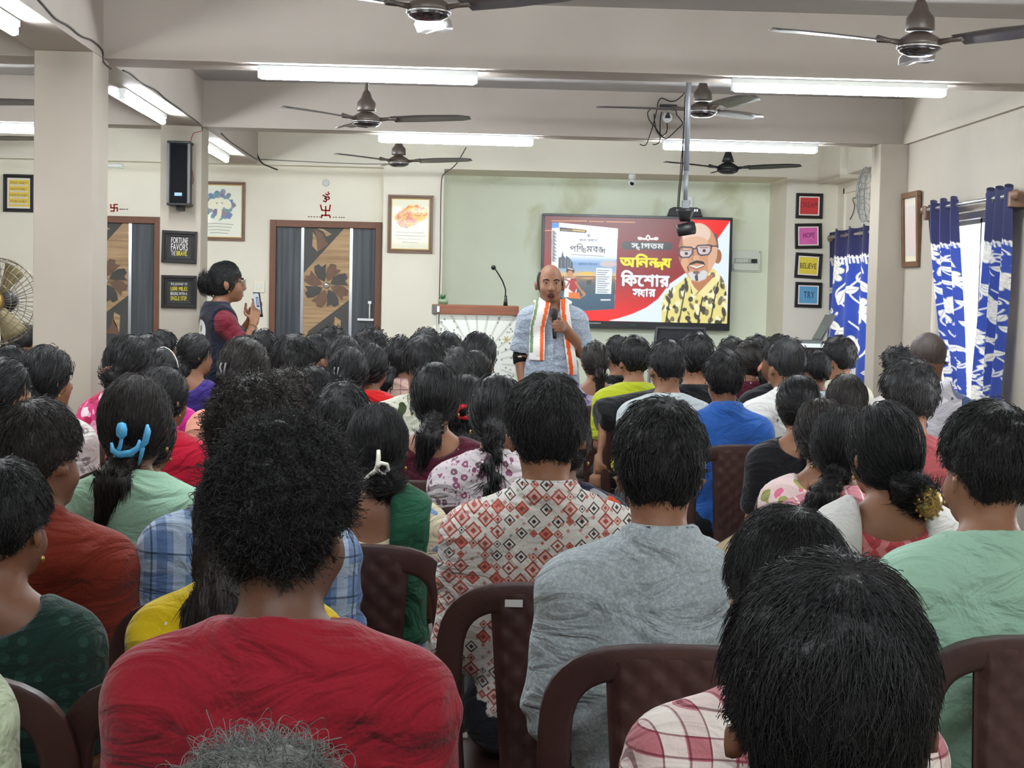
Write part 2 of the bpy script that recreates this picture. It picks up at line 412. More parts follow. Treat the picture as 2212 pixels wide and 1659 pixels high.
def door(n, x0, x1):
    d = struct(MB().box(x0, x0+.05, 13.42, 13.56, 0, DT).box(x1-.05, x1, 13.42, 13.56, 0, DT).box(x0+.05, x1-.05, 13.42, 13.56, DT-.055, DT), 'door_%d' % n, M_teak, bev=.003)
    a, b, t = x0+.05, x1-.05, DT-.055; w = b-a; y = 13.46
    s0, s1 = a+w*.25, a+w*.77
    MB().box(a, s0, y, y+.04, .01, t).build('side_panel', M_slate, d); MB().box(s1, b, y, y+.04, .01, t).build('side_panel', M_slate, d)
    for s in (s0, s1-.024): MB().box(s, s+.024, y-.006, y, .01, t).build('chrome_strip', M_chr, d)
    ctr = MB().box(s0, s1, y, y+.04, .01, t).build('centre_panel', M_oak, d)
    L, Rr = s0+.024, s1-.024; cw = Rr-L; cx = (L+Rr)/2; cz = t-.475
    MB().prism([(L, t), (L+cw*.87, t), (L, t-.375)], y-.003, y, 0).build('corner_inlay', M_slate2, ctr)
    MB().prism([(Rr, cz-.115), (L+cw*.12, 1.17), (L, 1.06), (L, .05), (Rr, .05)], y-.003, y, 0).build('lower_inlay', M_slate2, ctr)
    def blade(px, pz, pts, m): MB().prism([(px+u, pz+v) for u, v in pts], y-.006, y-.0025).build('leaf_inlay', m, ctr)
    blade(L, t, [(.1, -.005), (.155, -.01), (.225, -.05), (.185, -.072), (.155, -.03)], M_oak)
    blade(L, t, [(.07, -.035), (.1, -.08), (.112, -.2), (.066, -.15), (.07, -.09)], M_oak)
    blade(L, t, [(.08, -.01), (.15, -.05), (.2, -.14), (.112, -.2), (.105, -.08)], M_wal)
    blade(Rr, cz, [(-.115, -.255), (-.065, -.285), (-.07, -.42), (-.12, -.33)], M_oak)
    blade(Rr, cz, [(-.125, -.3), (-.09, -.37), (-.07, -.44), (-.2, -.43), (-.14, -.37)], M_wal)
    # twelve pinwheel petals round a steel boss
    pet = [(.035, .01), (.07, .056), (.118, .074), (.172, .072), (.186, .03), (.158, .01), (.176, -.03), (.125, -.016), (.075, -.008)]
    for k in range(8):
        w0 = 2*PI*k/8+.2; c, s = math.cos(w0), math.sin(w0)
        MB().prism([(cx+u*c-v*s, cz+u*s+v*c) for u, v in pet], y-.007, y-.0025-.0002*k).build('petal', M_wal if k % 2 else M_slate2, ctr)
    MB().lathe([(.0, -.02), (.018, -.018), (.026, -.008), (.028, 0)], (cx, y, cz), 20, axis='y').build('boss', M_steel, ctr, smooth=True)
    if n == 2:
        hb = MB().box(b-.14, b-.005, y-.03, y, 1.265, 1.287); hb.tube([(b-.04, y-.02, 1.28), (b-.04, y-.02, 1.42)], .011, 10); hb.box(b-.055, b-.025, y-.03, y, 1.405, 1.43)
        hb.build('tower_bolt', M_steel, d, bev=.002)
    MB().box(s1+.02, s1+.045, y-.04, y, .95, 1.1).build('handle', M_steel, d, bev=.003)
door(1, *D1); door(2, *D2)
# painted marks over the doors, the dotted rows beside them, pipe cap
M_red = mat('vermilion_paint', (150, 22, 30), .7); M_drk = mat('dark_paint_dots', (70, 50, 46), .8)
def strokes(name, px, py, segs, wd, m, parent=wall_front, Y=13.45):
    mb = MB()
    for pl in segs:
        pts = [aty(px+u, py+v, Y-.001) for u, v in pl]
        for p, q in zip(pts[:-1], pts[1:]):
            d = (q-p); d.y = 0; nrm = Vector((-d.z, 0, d.x)).normalized()*wd/2; e = d.normalized()*wd*.35
            mb.prism([((p-e-nrm).x, (p-e-nrm).z), ((q+e-nrm).x, (q+e-nrm).z), ((q+e+nrm).x, (q+e+nrm).z), ((p-e+nrm).x, (p-e+nrm).z)], Y-.0015, Y+.001)
    return mb.build(name, m, parent)
strokes('painted_symbol', 703.5, 456, [[(0, -10), (0, 10)], [(-11, -13), (-9, -5), (-8, -2), (8, -1), (10, -13)], [(-9, 14), (-8, 9), (8, 9), (10, 14)]], .012, M_red)
strokes('painted_om', 704.5, 427, [[(-7, -5), (-2, -3), (1, -1), (-3, 2), (2, 4), (-1, 9), (-6, 7)], [(1, -1), (5, -2), (7, 1), (5, 4)], [(-1, -8), (3, -6), (7, -9)], [(4, -11), (5, -12)]], .011, M_red)
strokes('painted_symbol', 246.5, 449, [[(0, -7), (0, 7)], [(-7, 0), (7, 0)], [(-7, -7), (-7, 0)], [(0, -7), (7, -7)], [(7, 0), (7, 7)], [(-7, 7), (0, 7)]], .011, M_red)
strokes('painted_dots', 704, 469, [[(x, .024*x), (x+2, .024*x)] for x in (-38, -32, -26, -20, -14, 16, 21, 28, 33, 38)], .007, M_drk)
strokes('painted_dots', 262, 452, [[(x, 0), (x+3, 0)] for x in (-4, 0, 5, 11)], .007, M_drk)
c = aty(704, 395, 13.45); MB().lathe([(0, -.012), (.026, -.012), (.03, -.004), (.03, 0)], c, 24, axis='y').build('pipe_cap', mat('grey_cap', (190, 192, 186), .6), wall_front)
# ---------------------------------------------------------------- tube lights
M_tube = mat('lit_tube', (255, 255, 255), .4, emit=(242, 250, 255), es=TUBE_E)
M_bat = mat('white_batten', (236, 240, 240), .4, .4)
def tube_light(p0, p1, label, grp='tube lights on the ceiling beams'):
    p0, p1 = Vector(p0), Vector(p1); L = (p1-p0).length; mid = (p0+p1)/2
    t = thing('tube_light', label, 'light', mid, grp); r = .017
    ang = math.atan2((p1-p0).y, (p1-p0).x)
    o = Vector(mid)
    mb = MB().box(o.x-L/2-.01, o.x+L/2+.01, o.y-.02, o.y+.02, o.z+.02, o.z+.046); mb.build('batten', M_bat, t, bev=.003)
    for s in (-1, 1): MB().box(o.x+s*(L/2+.002)-.008, o.x+s*(L/2+.002)+.008, o.y-.014, o.y+.014, o.z-.012, o.z+.024).build('tube_holder', M_bat, t, bev=.003)
    MB().tube([o+Vector((x, 0, 0)) for x in (-L/2, -L/2+.012, L/2-.012, L/2)], [r*.7, r, r, r*.7], 14).build('tube', M_tube, t, smooth=True)
    t.rotation_euler.z = ang
    return t
zt = 2.473
def tl(px0, px1, Y, lab):
    a = fx(px0, Y, 200); b = fx(px1, Y, 200); tube_light((a, Y, zt), (b, Y, zt), lab)
tl(561, 1027, 7.46, 'lit white tube light under the nearest cross beam, left of the hanging pole')
tl(1584, 2040, 7.46, 'lit white tube light under the nearest cross beam, right of the hanging pole')
tl(822, 1152, 10.42, 'lit white tube light under the second cross beam, above the front wall picture')
tl(1437, 1767, 10.42, 'lit white tube light under the second cross beam, behind the hanging pole')
tl(-180, 85, 10.42, 'lit white tube light under the beam of the side aisle, cut by the picture edge')
for y0, y1, lab in ((5.25, 6.38, 'lit tube light along the long beam before the first pillar'), (8.45, 9.65, 'lit tube light along the long beam between the two pillars'), (11.25, 12.4, 'lit tube light along the long beam past the second pillar')):
    tube_light((-1.685, y0, zt), (-1.685, y1, zt), lab)
# ---------------------------------------------------------------- ceiling fans
M_fan = mat('fan_brown_enamel', lambda nt: nt.mix(nt.noise(8, 3), rgb((62, 52, 46)), rgb((84, 72, 64))), .4, .5)
M_fblk = mat('fan_dark_gloss', (34, 26, 28), .18, .6, coat=.5)
M_fring = mat('fan_steel_ring', (190, 188, 186), .25, .6, .8)
M_blade = mat('fan_blade', (86, 80, 78), .28, .6, .3)
M_blk = mat('black_plastic', (22, 22, 24), .45, .4)
def fan(px, py, Y, angs, label, R=.58, blk=False, zc=None):
    c = aty(px, py, Y)
    if zc: c.z = zc
    t = thing('ceiling_fan', label, 'fan', (c.x, c.y, c.z), 'ceiling fans'); x, y, z = c
    mm, gl = (M_blk, M_blk) if blk else (M_fan, M_fblk)
    MB().tube([(x, y, z+.13), (x, y, 2.80)], .011, 10).build('rod', mm, t, smooth=True)
    MB().lathe([(.045, 2.755-z), (.06, 2.80-z), (.06, 2.812-z)], (x, y, z), 20).build('ceiling_cup', mm, t, smooth=True)
    MB().lathe([(.014, .165), (.022, .15), (.03, .125), (.05, .1), (.052, .06), (.05, .055), (0, .055)] if not blk else [(.008, .16), (.02, .13), (.035, .09), (.047, .055), (0, .055)], c, 24).build('motor_cover', mm, t, smooth=True)
    mo = MB().lathe([(0, .05), (.03, .05), (.062, .032), (.078, .02), (.08, .006), (.078, .0)], c, 28).build('motor_housing', mm, t, smooth=True)
    MB().lathe([(.079, .0), (.081, -.004), (.079, -.008)], c, 28).build('steel_ring', M_fring if not blk else M_blk, mo, smooth=True)
    MB().lathe([(.078, -.008), (.07, -.02), (.045, -.032), (.0, -.036)], c, 28).build('bottom_cover', gl, t, smooth=True)
    for a in angs:
        w = R_(a); ca, sa = math.cos(w), math.sin(w)
        def T(u, v, h): return (x+u*ca-v*sa, y+u*sa+v*ca, z+.008+h)
        b = MB(); rows = []
        for i in range(9):
            u = .15+(R-.15)*i/8; hw = .05+.018*min(i/3, 1)-(.03 if i == 8 else 0)
            tw = .18-.08*i/8; dr = .02*math.sin(i/8*PI*.5)
            rows.append([T(u, -hw, hw*tw+dr*.4), T(u, 0, dr*.5+.006), T(u, hw, -hw*tw+dr*.4)])
        b.grid(rows); bo = b.build('blade', M_blade if not blk else M_blk, t, smooth=True)
        sm = bo.modifiers.new('solid', 'SOLIDIFY'); sm.thickness = .003
        MB().tube([T(.07, 0, .0), T(.12, 0, .004), T(.17, 0, .008)], [.012, .009, .014], 8).build('blade_bracket', mm, bo, smooth=True)
    return t
fan(926, 24, 5.8, (-32, 88, 208), 'brown ceiling fan cut by the top picture edge, nearest on the left')
fan(1986, 100, 5.8, (75, 195, 315), 'brown ceiling fan with shiny blades, nearest on the right')
fan(791, 262, 8.9, (225, 345, 105), 'brown ceiling fan on a long rod below the nearest left tube light')
fan(1517, 240, 8.9, (48, 168, 288), 'brown ceiling fan just right of the hanging steel pole')
fan(861, 351, 12.0, (220, 340, 100), 'brown ceiling fan before the front wall, under the second left tube light', R=.56)
fan(1572, 366, 12.0, (208, 328, 88), 'black ceiling fan before the front wall, right of the wall screen', R=.56, blk=True)
fan(-125, 222, 8.9, (2, 122, 242), 'ceiling fan of the side aisle with one blade beside the first pillar, upper of two')
fan(-70, 300, 12.0, (3, 123, 243), 'ceiling fan of the side aisle with one blade below the aisle tube light', R=.56)
# ================================================================= lamps of the near bays (above the audience; unseen fill added behind the camera)
for X in (-.55, 1.75):
    tube_light((X-.5, 4.1, zt), (X+.5, 4.1, zt), 'lit tube light above the seated audience, out of the picture, %s one' % ('left' if X < 0 else 'right'), 'tube lights of the near bays')
for Y in (.7, -2.6):
    for X in (-.55, 1.75): tube_light((X-.5, Y, zt), (X+.5, Y, zt), 'fill tube light added behind the camera, %s %s one' % ('nearer' if Y > 0 else 'farther', 'left' if X < 0 else 'right'), 'tube lights of the near bays')  # unseen tubes added as fill on the backs facing the camera
tube_light((-4.3, 4.1, zt), (-3.3, 4.1, zt), 'fill tube light added in the side aisle, nearer the camera', 'tube lights of the near bays')  # unseen tube added to brighten the foreground
tube_light((-4.3, 7.46, zt), (-3.3, 7.46, zt), 'lit white tube light of the side aisle', 'tube lights of the near bays')
# ================================================================= wall screen
Y0 = 13.9
def onp(px, py, Y): return aty(px, py, Y)
tA, tB, tC = onp(1171, 461, Y0), onp(1578, 470, Y0), onp(1167, 702, Y0)
tv_w = (onp(1578, 590, Y0)-onp(1168, 582, Y0)).x; tx0 = onp(1169, 580, Y0).x; tz1 = (tA.z+tB.z)/2; tz0 = (onp(1240, 708, Y0).z+onp(1560, 714, Y0).z)/2
tv = thing('wall_screen', 'large black wall screen showing a red slide with a book cover and a smiling man', 'screen', (tx0+tv_w/2, Y0, tz0))
M_tvb = mat('screen_black_case', (16, 16, 20), .3, .5)
MB().box(tx0, tx0+tv_w, Y0, Y0+.07, tz0, tz1).build('case', M_tvb, tv, bev=.006)
b = MB(); bz = .022; bb = .062
b.box(tx0, tx0+tv_w, Y0-.012, Y0, tz1-bz, tz1).box(tx0, tx0+tv_w, Y0-.012, Y0, tz0, tz0+bb).box(tx0, tx0+bz, Y0-.012, Y0, tz0+bb, tz1-bz).box(tx0+tv_w-bz, tx0+tv_w, Y0-.012, Y0, tz0+bb, tz1-bz)
b.build('bezel', M_tvb, tv, bev=.002)
MB().box(tx0+tv_w*.24, tx0+tv_w*.32, Y0-.014, Y0-.012, tz0+.04, tz0+.045).build('trim_line', M_chr, tv)
MB().box(tx0+tv_w*.5, tx0+tv_w*.8, Y0+.07, 14.0, tz0+.3, tz0+.6).build('wall_bracket', M_blk, tv)
lg = Canvas(64, 20, (16, 16, 20)); lg.text('VLAF', 8, 4, 48, 12, (96, 98, 104), bold=.5)
cx = tx0+tv_w*.485; lg.mesh('badge', attr_mat('badge_print'), tv, (cx-.04, Y0-.0135, tz0+.045), (cx+.04, Y0-.0135, tz0+.045), (cx-.04, Y0-.0135, tz0+.018))
# ---- the slide, drawn in raster units; q() maps the measured coordinates
cw, ch = 430, 246
cv = Canvas(cw, ch, (120, 46, 44))
KX = 430/1944.0; KY = 246/1106.0
def q(x, y): return ((x-122-(y-135)*-.012)*KX, (y-135-(x-122)*.0255)*KY)
def qs(L): return [q(*p) for p in L]
yy = cv.Y/ch; xx = cv.X/cw
for c_ in range(3):
    a0, a1, a2 = ((112, 150, 238)[c_], (50, 26, 20)[c_], (48, 26, 18)[c_])
    cv.img[..., c_] = np.where(yy < .55, (112, 50, 48)[c_]+((150, 24, 30)[c_]-(112, 50, 48)[c_])*yy/.55, (150, 24, 30)[c_]+((240, 24, 18)[c_]-(150, 24, 30)[c_])*np.clip((yy-.55)/.38, 0, 1))
cv.poly(qs([(1640, 170), (2075, 188), (1935, 392), (1840, 330)]), (240, 26, 20))
cur = [(790, 1252), (900, 1228), (1050, 1180), (1200, 1110), (1320, 1020), (1400, 910), (1440, 860), (1560, 775), (1640, 720), (1900, 480), (1935, 385), (2068, 190), (2090, 1300)]
cv.poly(qs(cur), (226, 240, 252))
for pts in ([(195, 190), (560, 192)], [(590, 196), (740, 200)], [(765, 200), (1065, 208)], [(122, 293), (200, 292)]): cv.line(qs(pts), 1.8, (240, 170, 110))
cv.poly(qs([(197, 212), (272, 208), (272, 1180), (197, 1180)]), (236, 240, 246)); cv.poly(qs([(197, 214), (272, 208), (272, 262), (197, 268)]), (70, 140, 225))
cv.poly(qs([(272, 208), (890, 272), (862, 1128), (272, 1160)]), (240, 245, 252))
# picture on the cover: sky, sun, water, building, band
m = cv.wind(np.hstack([np.array(qs([(272, 560), (876, 560), (862, 1128), (272, 1160)])), np.roll(np.array(qs([(272, 560), (876, 560), (862, 1128), (272, 1160)])), -1, 0)]))
v_ = np.clip((cv.Y-q(500, 560)[1])/(q(500, 1130)[1]-q(500, 560)[1]), 0, 1)[..., None]
def ramp(v, st):
    o = np.zeros(v.shape[:2]+(3,))
    for i in range(3): o[..., i] = np.interp(v[..., 0], [s[0] for s in st], [s[1][i] for s in st])
    return o
pic = ramp(v_, [(0, (236, 242, 250)), (.14, (120, 165, 215)), (.27, (150, 175, 205)), (.36, (232, 190, 120)), (.42, (150, 120, 90)), (.5, (92, 100, 108)), (.66, (70, 84, 98)), (.72, (56, 92, 116)), (1, (52, 88, 112))])
mm = m[..., None]; cv.img = cv.img*(1-mm)+pic*mm
cv.ell(*q(565, 745), 16, 3, (250, 190, 70)); cv.ell(*q(575, 800), 12, 1.5, (220, 160, 90)); cv.ell(*q(790, 650), 20, 7, (206, 190, 190)); cv.line(qs([(460, 782), (868, 782)]), 1.6, (60, 62, 66))
cv.poly(qs([(565, 820), (620, 820), (612, 870), (572, 868)]), (70, 66, 60))
cv.poly(qs([(270, 690), (270, 580), (300, 575), (312, 505), (322, 560), (345, 590), (352, 560), (400, 600), (420, 640), (420, 700)]), (74, 82, 94))
for x in (300, 340, 370, 395): cv.line(qs([(x, 600), (x, 690)]), 1.2, (150, 160, 170))
cv.ell(*q(395, 722), 9.5, 8.5, (40, 26, 22)); cv.ell(*q(392, 752), 7.4, 8, (196, 140, 100)); cv.line(qs([(372, 692), (420, 705)]), 2.5, (240, 235, 225))
cv.poly(qs([(340, 800), (440, 795), (470, 840), (460, 1000), (330, 1000)]), (238, 236, 232)); cv.poly(qs([(400, 800), (450, 800), (480, 870), (440, 960), (380, 910)]), (176, 34, 36))
cv.line(qs([(345, 812), (390, 830), (350, 900)]), 3, (170, 30, 34)); cv.poly(qs([(380, 950), (490, 950), (510, 1020), (380, 1010)]), (232, 120, 40)); cv.line(qs([(450, 840), (510, 930), (545, 980)]), 4.5, (190, 132, 92)); cv.line(qs([(520, 930), (555, 965), (515, 1000)]), 2.6, (196, 140, 100))
cv.poly(qs([(668, 688), (835, 696), (825, 968), (660, 962)]), (232, 240, 246))
for i in range(11): cv.line(qs([(680, 715+i*23), (800-(i % 3)*18, 718+i*23)]), 1.3, (70, 82, 96))
# lettering
def word(parts):                       # (glyph, width factor, dx shift, dy, sy): set left to right
    L = []; x = 0
    for p in parts:
        g, sx, dx, dy, sy = (p+(1, 0, 0, 1)[len(p)-1:]) if isinstance(p, tuple) else (p, 1, 0, 0, 1)
        x0 = float(outline(g)[0][:, [0, 2]].min()); wd = (outline(g)[1]-x0)*sx
        if g == 'ি': L.append((g, x+dx-x0*sx, dy, sx, sy)); x += dx+.2; continue
        L.append((g, x+dx-x0*sx, dy, sx, sy)); x += dx+wd+.012
    return L
sw = word(['স', ('ব', .62, -.22, -.22, .62), ('া', 1, .1), 'গ', 'ত', 'ম'])
pb = word(['প', ('ি', 1, .0), ('শ', .8), ('চ', .75, -.08, -.1, .85), 'ম', 'ব', ('ঙ', .8), ('গ', .72, -.18, -.14, .8)])
an = word(['অ', ('ি', 1), 'ন', ('ন', .8), ('দ', .8, -.1, -.16, .85), ('য', .8, -.12)])
ki = word([('ি', 1), 'ক', 'ে', 'শ', 'া', 'র']); sy = word(['স', ('য', .75, -.08, -.05), 'া', 'র'])
ja = word(['জ', 'া', 'ন', 'া', ('অ', 1, .4), 'জ', 'া', 'ন', 'া'])
def tx(it, x0, y0, x1, y1, col, **k):
    a, b = q(x0, y0), q(x1, y1); cv.text(it, a[0], a[1]+(k.get('skew', 0) and 0), b[0]-a[0], b[1]-a[1], col, **k)
pl = [q(975, 408), q(1420, 418), q(1420, 505), q(975, 495)]
cv.poly(pl, (58, 62, 66)); cv.ell(*q(976, 452), 10, 9.5, (58, 62, 66)); cv.ell(*q(1420, 462), 10, 9.5, (58, 62, 66))
cv.line(qs([(1105, 372), (1165, 385), (1205, 375), (1245, 385), (1305, 378)]), 4.5, (245, 245, 245)); cv.ell(*q(1205, 370), 5, 7, (245, 245, 245)); cv.ell(*q(1120, 378), 5, 4, (245, 245, 245)); cv.ell(*q(1290, 380), 5, 4, (245, 245, 245)); cv.ell(*q(1205, 372), 2, 3, (90, 40, 40))
tx(sw, 1032, 424, 1368, 508, (250, 252, 252), bold=1.2)
tx(an, 915, 540, 1448, 712, (255, 238, 40), bold=2.2, edge=((92, 26, 14), 2.6))
tx(ki, 930, 718, 1432, 892, (252, 252, 252), bold=2.2, edge=((96, 20, 40), 2.4))
tx(sy, 1052, 908, 1290, 1002, (252, 252, 252), bold=1.6, edge=((96, 20, 40), 1.8))
tx(pb, 388, 428, 760, 540, (36, 34, 38), bold=.6)
tx(ja, 488, 380, 675, 412, (60, 60, 66), bold=.2)
tx(word(['অ', 'ি', 'ন', 'ন', 'দ', 'য', ('ি', 1, .3), 'ক', 'ে', 'শ', 'া', 'র']), 480, 632, 672, 664, (50, 60, 90), bold=.2)
cv.line(qs([(402, 545), (560, 556), (740, 566)]), 1.2, (110, 116, 124))
pl = qs([(280, 258), (545, 286), (545, 318), (280, 298)]); cv.poly(pl, (44, 36, 30)); cv.ell(*q(545, 302), 3.4, 3.6, (44, 36, 30)); cv.line(qs([(295, 284), (400, 290)]), 1.4, (210, 180, 120)); cv.line(qs([(415, 290), (540, 300)]), 3.2, (236, 196, 96))
cv.line(qs([(550, 350), (612, 352)]), 1, (130, 130, 136)); cv.ell(*q(582, 345), 2, 4, (130, 130, 136))
for k_ in range(26): cv.line(qs([(214, 300+k_*12.6), (226+(k_ % 3)*9, 304+k_*12.6)]), 1.6, (40, 40, 46))
cv.line(qs([(207, 290), (207, 620)]), .9, (60, 60, 64))
cv.line(qs([(722, 1030), (815, 1030)]), 3.4, (236, 240, 244))
# portrait
sk = (206, 150, 112); skd = (160, 104, 74); lit = (236, 214, 200)
sh = qs([(1362, 1285), (1356, 1080), (1385, 980), (1440, 920), (1560, 840), (1640, 760), (1900, 700), (1985, 790), (2035, 880), (2052, 1290)])
cv.poly(sh, (232, 220, 136))
ms = cv.wind(np.hstack([np.array(sh), np.roll(np.array(sh), -1, 0)])); r2 = np.random.default_rng(4)
tmp = cv.img.copy()
for _ in range(120):
    a = q(r2.uniform(1370, 2040), r2.uniform(760, 1290)); cv.ell(a[0], a[1], r2.uniform(2, 6.5), r2.uniform(4, 12), [(70, 66, 54), (120, 112, 84), (246, 240, 196)][r2.integers(3)], r2.uniform(-.6, .4))
for x in (1420, 1560, 1760, 1890): cv.line(qs([(x+60, 840), (x+20, 1050), (x-20, 1290)]), 3, (64, 60, 50))
cv.img = tmp*(1-ms[..., None])+cv.img*ms[..., None]
cv.poly(qs([(1665, 820), (1900, 760), (1840, 900), (1720, 980), (1670, 940)]), (190, 124, 86)); cv.poly(qs([(1660, 850), (1700, 960), (1690, 975), (1665, 960)]), (40, 34, 30)); cv.poly(qs([(1640, 800), (1690, 1000), (1740, 940), (1700, 900)]), (238, 228, 160)); cv.poly(qs([(1740, 960), (1900, 790), (1960, 830), (1800, 1010)]), (240, 230, 164))
cv.ell(*q(1940, 570), 9, 17, skd); cv.poly(qs([(1860, 300), (1930, 340), (1948, 480), (1905, 500)]), (96, 88, 84))
head = []
for t in np.linspace(0, 2*PI, 40, endpoint=False):
    x = 1730+205*math.cos(t); y = 520+(305 if t > PI else 330)*math.sin(t); x = 1730+(x-1730)*(1-.32*max(0, (y-600)/250)); head.append((x, y))
cv.poly(qs(head), sk)
mh = cv.wind(np.hstack([np.array(qs(head)), np.roll(np.array(qs(head)), -1, 0)])); tmp = cv.img.copy()
cv.ell(*q(1680, 330), 40, 28, lit); cv.ell(*q(1700, 420), 30, 14, (226, 184, 154)); cv.ell(*q(1900, 640), 14, 40, (226, 180, 150)); cv.ell(*q(1590, 650), 10, 20, (224, 172, 136)); cv.ell(*q(1540, 480), 7, 40, skd)
cv.img = tmp*(1-mh[..., None]*.8)+cv.img*mh[..., None]*.8
for p_, r_ in (((1605, 535), 14), ((1792, 505), 15)):
    cv.ell(*q(*p_), r_, 10, (214, 196, 196)); cv.ell(q(*p_)[0]+1, q(*p_)[1]+1, 3.8, 3.4, (44, 34, 34)); cv.line([(q(*p_)[0]-9, q(*p_)[1]-6), (q(*p_)[0]+8, q(*p_)[1]-6.5)], 1.6, (70, 56, 52))
for P_ in ([(1532, 485), (1535, 560), (1560, 582), (1640, 578), (1668, 545), (1680, 490), (1660, 472), (1560, 470), (1532, 485)], [(1715, 470), (1735, 540), (1765, 560), (1840, 550), (1868, 510), (1872, 455), (1840, 448), (1730, 455), (1715, 470)], [(1680, 492), (1715, 482)], [(1872, 462), (1935, 460)]): cv.line(qs(P_), 2.8, (38, 46, 80))
cv.line(qs([(1690, 520), (1672, 600), (1690, 616), (1740, 605)]), 2.4, skd); cv.ell(*q(1712, 590), 8, 7, (222, 170, 136))
cv.poly(qs([(1625, 680), (1650, 640), (1720, 612), (1790, 625), (1815, 670), (1790, 655), (1720, 640), (1650, 665)]), (44, 36, 38)); cv.line(qs([(1625, 680), (1635, 720)]), 2.4, (60, 52, 52))
cv.line(qs([(1655, 672), (1720, 690), (1790, 668)]), 5, (236, 230, 226)); cv.line(qs([(1650, 680), (1720, 706), (1796, 674)]), 2.4, (150, 70, 66))
cv.poly(qs([(1628, 755), (1660, 730), (1720, 745), (1800, 715), (1840, 740), (1820, 810), (1740, 838), (1665, 820)]), (214, 214, 216)); cv.poly(qs([(1700, 780), (1730, 750), (1740, 830), (1712, 832)]), (70, 70, 74)); cv.ell(*q(1718, 742), 8, 4, (120, 104, 100))
ix0, ix1, iz0, iz1 = tx0+bz, tx0+tv_w-bz, tz0+bb, tz1-bz
cv.mesh('picture', attr_mat('lit_screen', emit=SCREEN_E, rough=.3), tv, (ix0, Y0-.004, iz1), (ix1, Y0-.004, iz1), (ix0, Y0-.004, iz0))
# camera bar on the screen
p = aty(1480, 464, Y0)
wb = thing('camera_bar', 'black slanted ended camera bar on the top edge of the wall screen', 'camera', (p.x, Y0+.03, tz1))
MB().prism([(p.x-.15, tz1+.001), (p.x-.128, tz1+.068), (p.x-.1, tz1+.08), (p.x+.1, tz1+.08), (p.x+.128, tz1+.068), (p.x+.15, tz1+.001)], Y0-.01, Y0+.07).build('housing', M_blk, wb, bev=.004)
for dx in (-.045, .0): MB().lathe([(0, -.006), (.012, -.006), (.014, 0)], (p.x+dx, Y0-.01, tz1+.055), 14, axis='y').build('lens', M_steel, wb, smooth=True)
for k_ in range(4): MB().box(p.x+.035+k_*.02, p.x+.048+k_*.02, Y0-.012, Y0-.01, tz1+.045, tz1+.066).build('grille_slot', M_steel, wb)
# ================================================================= framed prints
M_fr = mat('black_picture_frame', (26, 22, 22), .4, .4); M_frb = mat('brown_gilt_frame', lambda nt: nt.mix(nt.noise(30, 3), rgb((84, 56, 36)), rgb((116, 82, 52))), .4, .5); M_gold = mat('gilt_fillet', (170, 138, 70), .4, .5, .4)
M_print = attr_mat('print_paper', rough=.55, coat=.15)
def framed(label, name, px0, py0, px1, py1, Y, cvs, fw, fm, rot=0.0, inner=None, cat='picture', deep=.022, matw=0.0):
    a, b_ = aty(px0, py0, Y), aty(px1, py1, Y); x0, x1, z1, z0 = a.x, b_.x, a.z, b_.z; mx, mz = (x0+x1)/2, (z0+z1)/2
    w_, h_ = x1-x0, z1-z0
    t = thing(name, label, cat, (mx, Y, mz)); x0, x1, z0, z1 = mx-w_/2, mx+w_/2, mz-h_/2, mz+h_/2
    f = MB()
    def mitre(o, i, ya, yb):
        for (A, B_, Cc, D) in (((x0+o, z1-o), (x1-o, z1-o), (x1-i, z1-i), (x0+i, z1-i)), ((x0+o, z0+o), (x0+i, z0+i), (x1-i, z0+i), (x1-o, z0+o)), ((x0+o, z0+o), (x0+o, z1-o), (x0+i, z1-i), (x0+i, z0+i)), ((x1-o, z0+o), (x1-i, z0+i), (x1-i, z1-i), (x1-o, z1-o))):
            f.prism([A, B_, Cc, D], ya, yb)
    mitre(0, fw*.55, Y-deep, Y-.001); mitre(fw*.55, fw, Y-deep*.6, Y-.001); f.build('frame', fm, t, bev=.002)
    if inner:
        f = MB(); mitre(fw, fw+.006, Y-deep*.5, Y-.002); f.build('fillet', inner, t)
    cvs.mesh('print', M_print, t, (x0+fw*.9, Y-deep*.4, z1-fw*.9), (x1-fw*.9, Y-deep*.4, z1-fw*.9), (x0+fw*.9, Y-deep*.4, z0+fw*.9))
    t.rotation_euler.y = rot; return t
YC = 10.3
c1 = Canvas(110, 104, (24, 22, 24))
for s_, y_, h_ in (('FORTUNE', 8, 27), ('FAVORS', 37, 31)): c1.text(s_, 19, y_, 72, h_, (228, 220, 216), bold=1.0)
c1.text('THE', 19, 71, 20, 22, (222, 212, 210), bold=.7); c1.text('BRAVE.', 44, 71, 47, 22, (232, 214, 30), bold=1.0)
framed('black framed print reading FORTUNE FAVORS THE BRAVE on the second pillar', 'framed_quote', 350.5, 498, 425.5, 569, YC, c1, .035, M_fr, rot=R_(1.5))
c2 = Canvas(110, 104, (24, 22, 24))
for s_, y_, h_, c_ in (('THE JOURNEY OF', 12, 14, (226, 222, 220)), ('1,000 MILES', 30, 20, (232, 214, 30)), ('BEGINS WITH A', 54, 14, (226, 222, 220)), ('SINGLE STEP.', 73, 19, (232, 214, 30))): c2.text(s_, 19, y_, 72, h_, c_, bold=1.0)
framed('black framed print of white and yellow block capitals, lower of the two on the pillar', 'framed_quote', 349.5, 594, 424.5, 666, YC, c2, .035, M_fr)
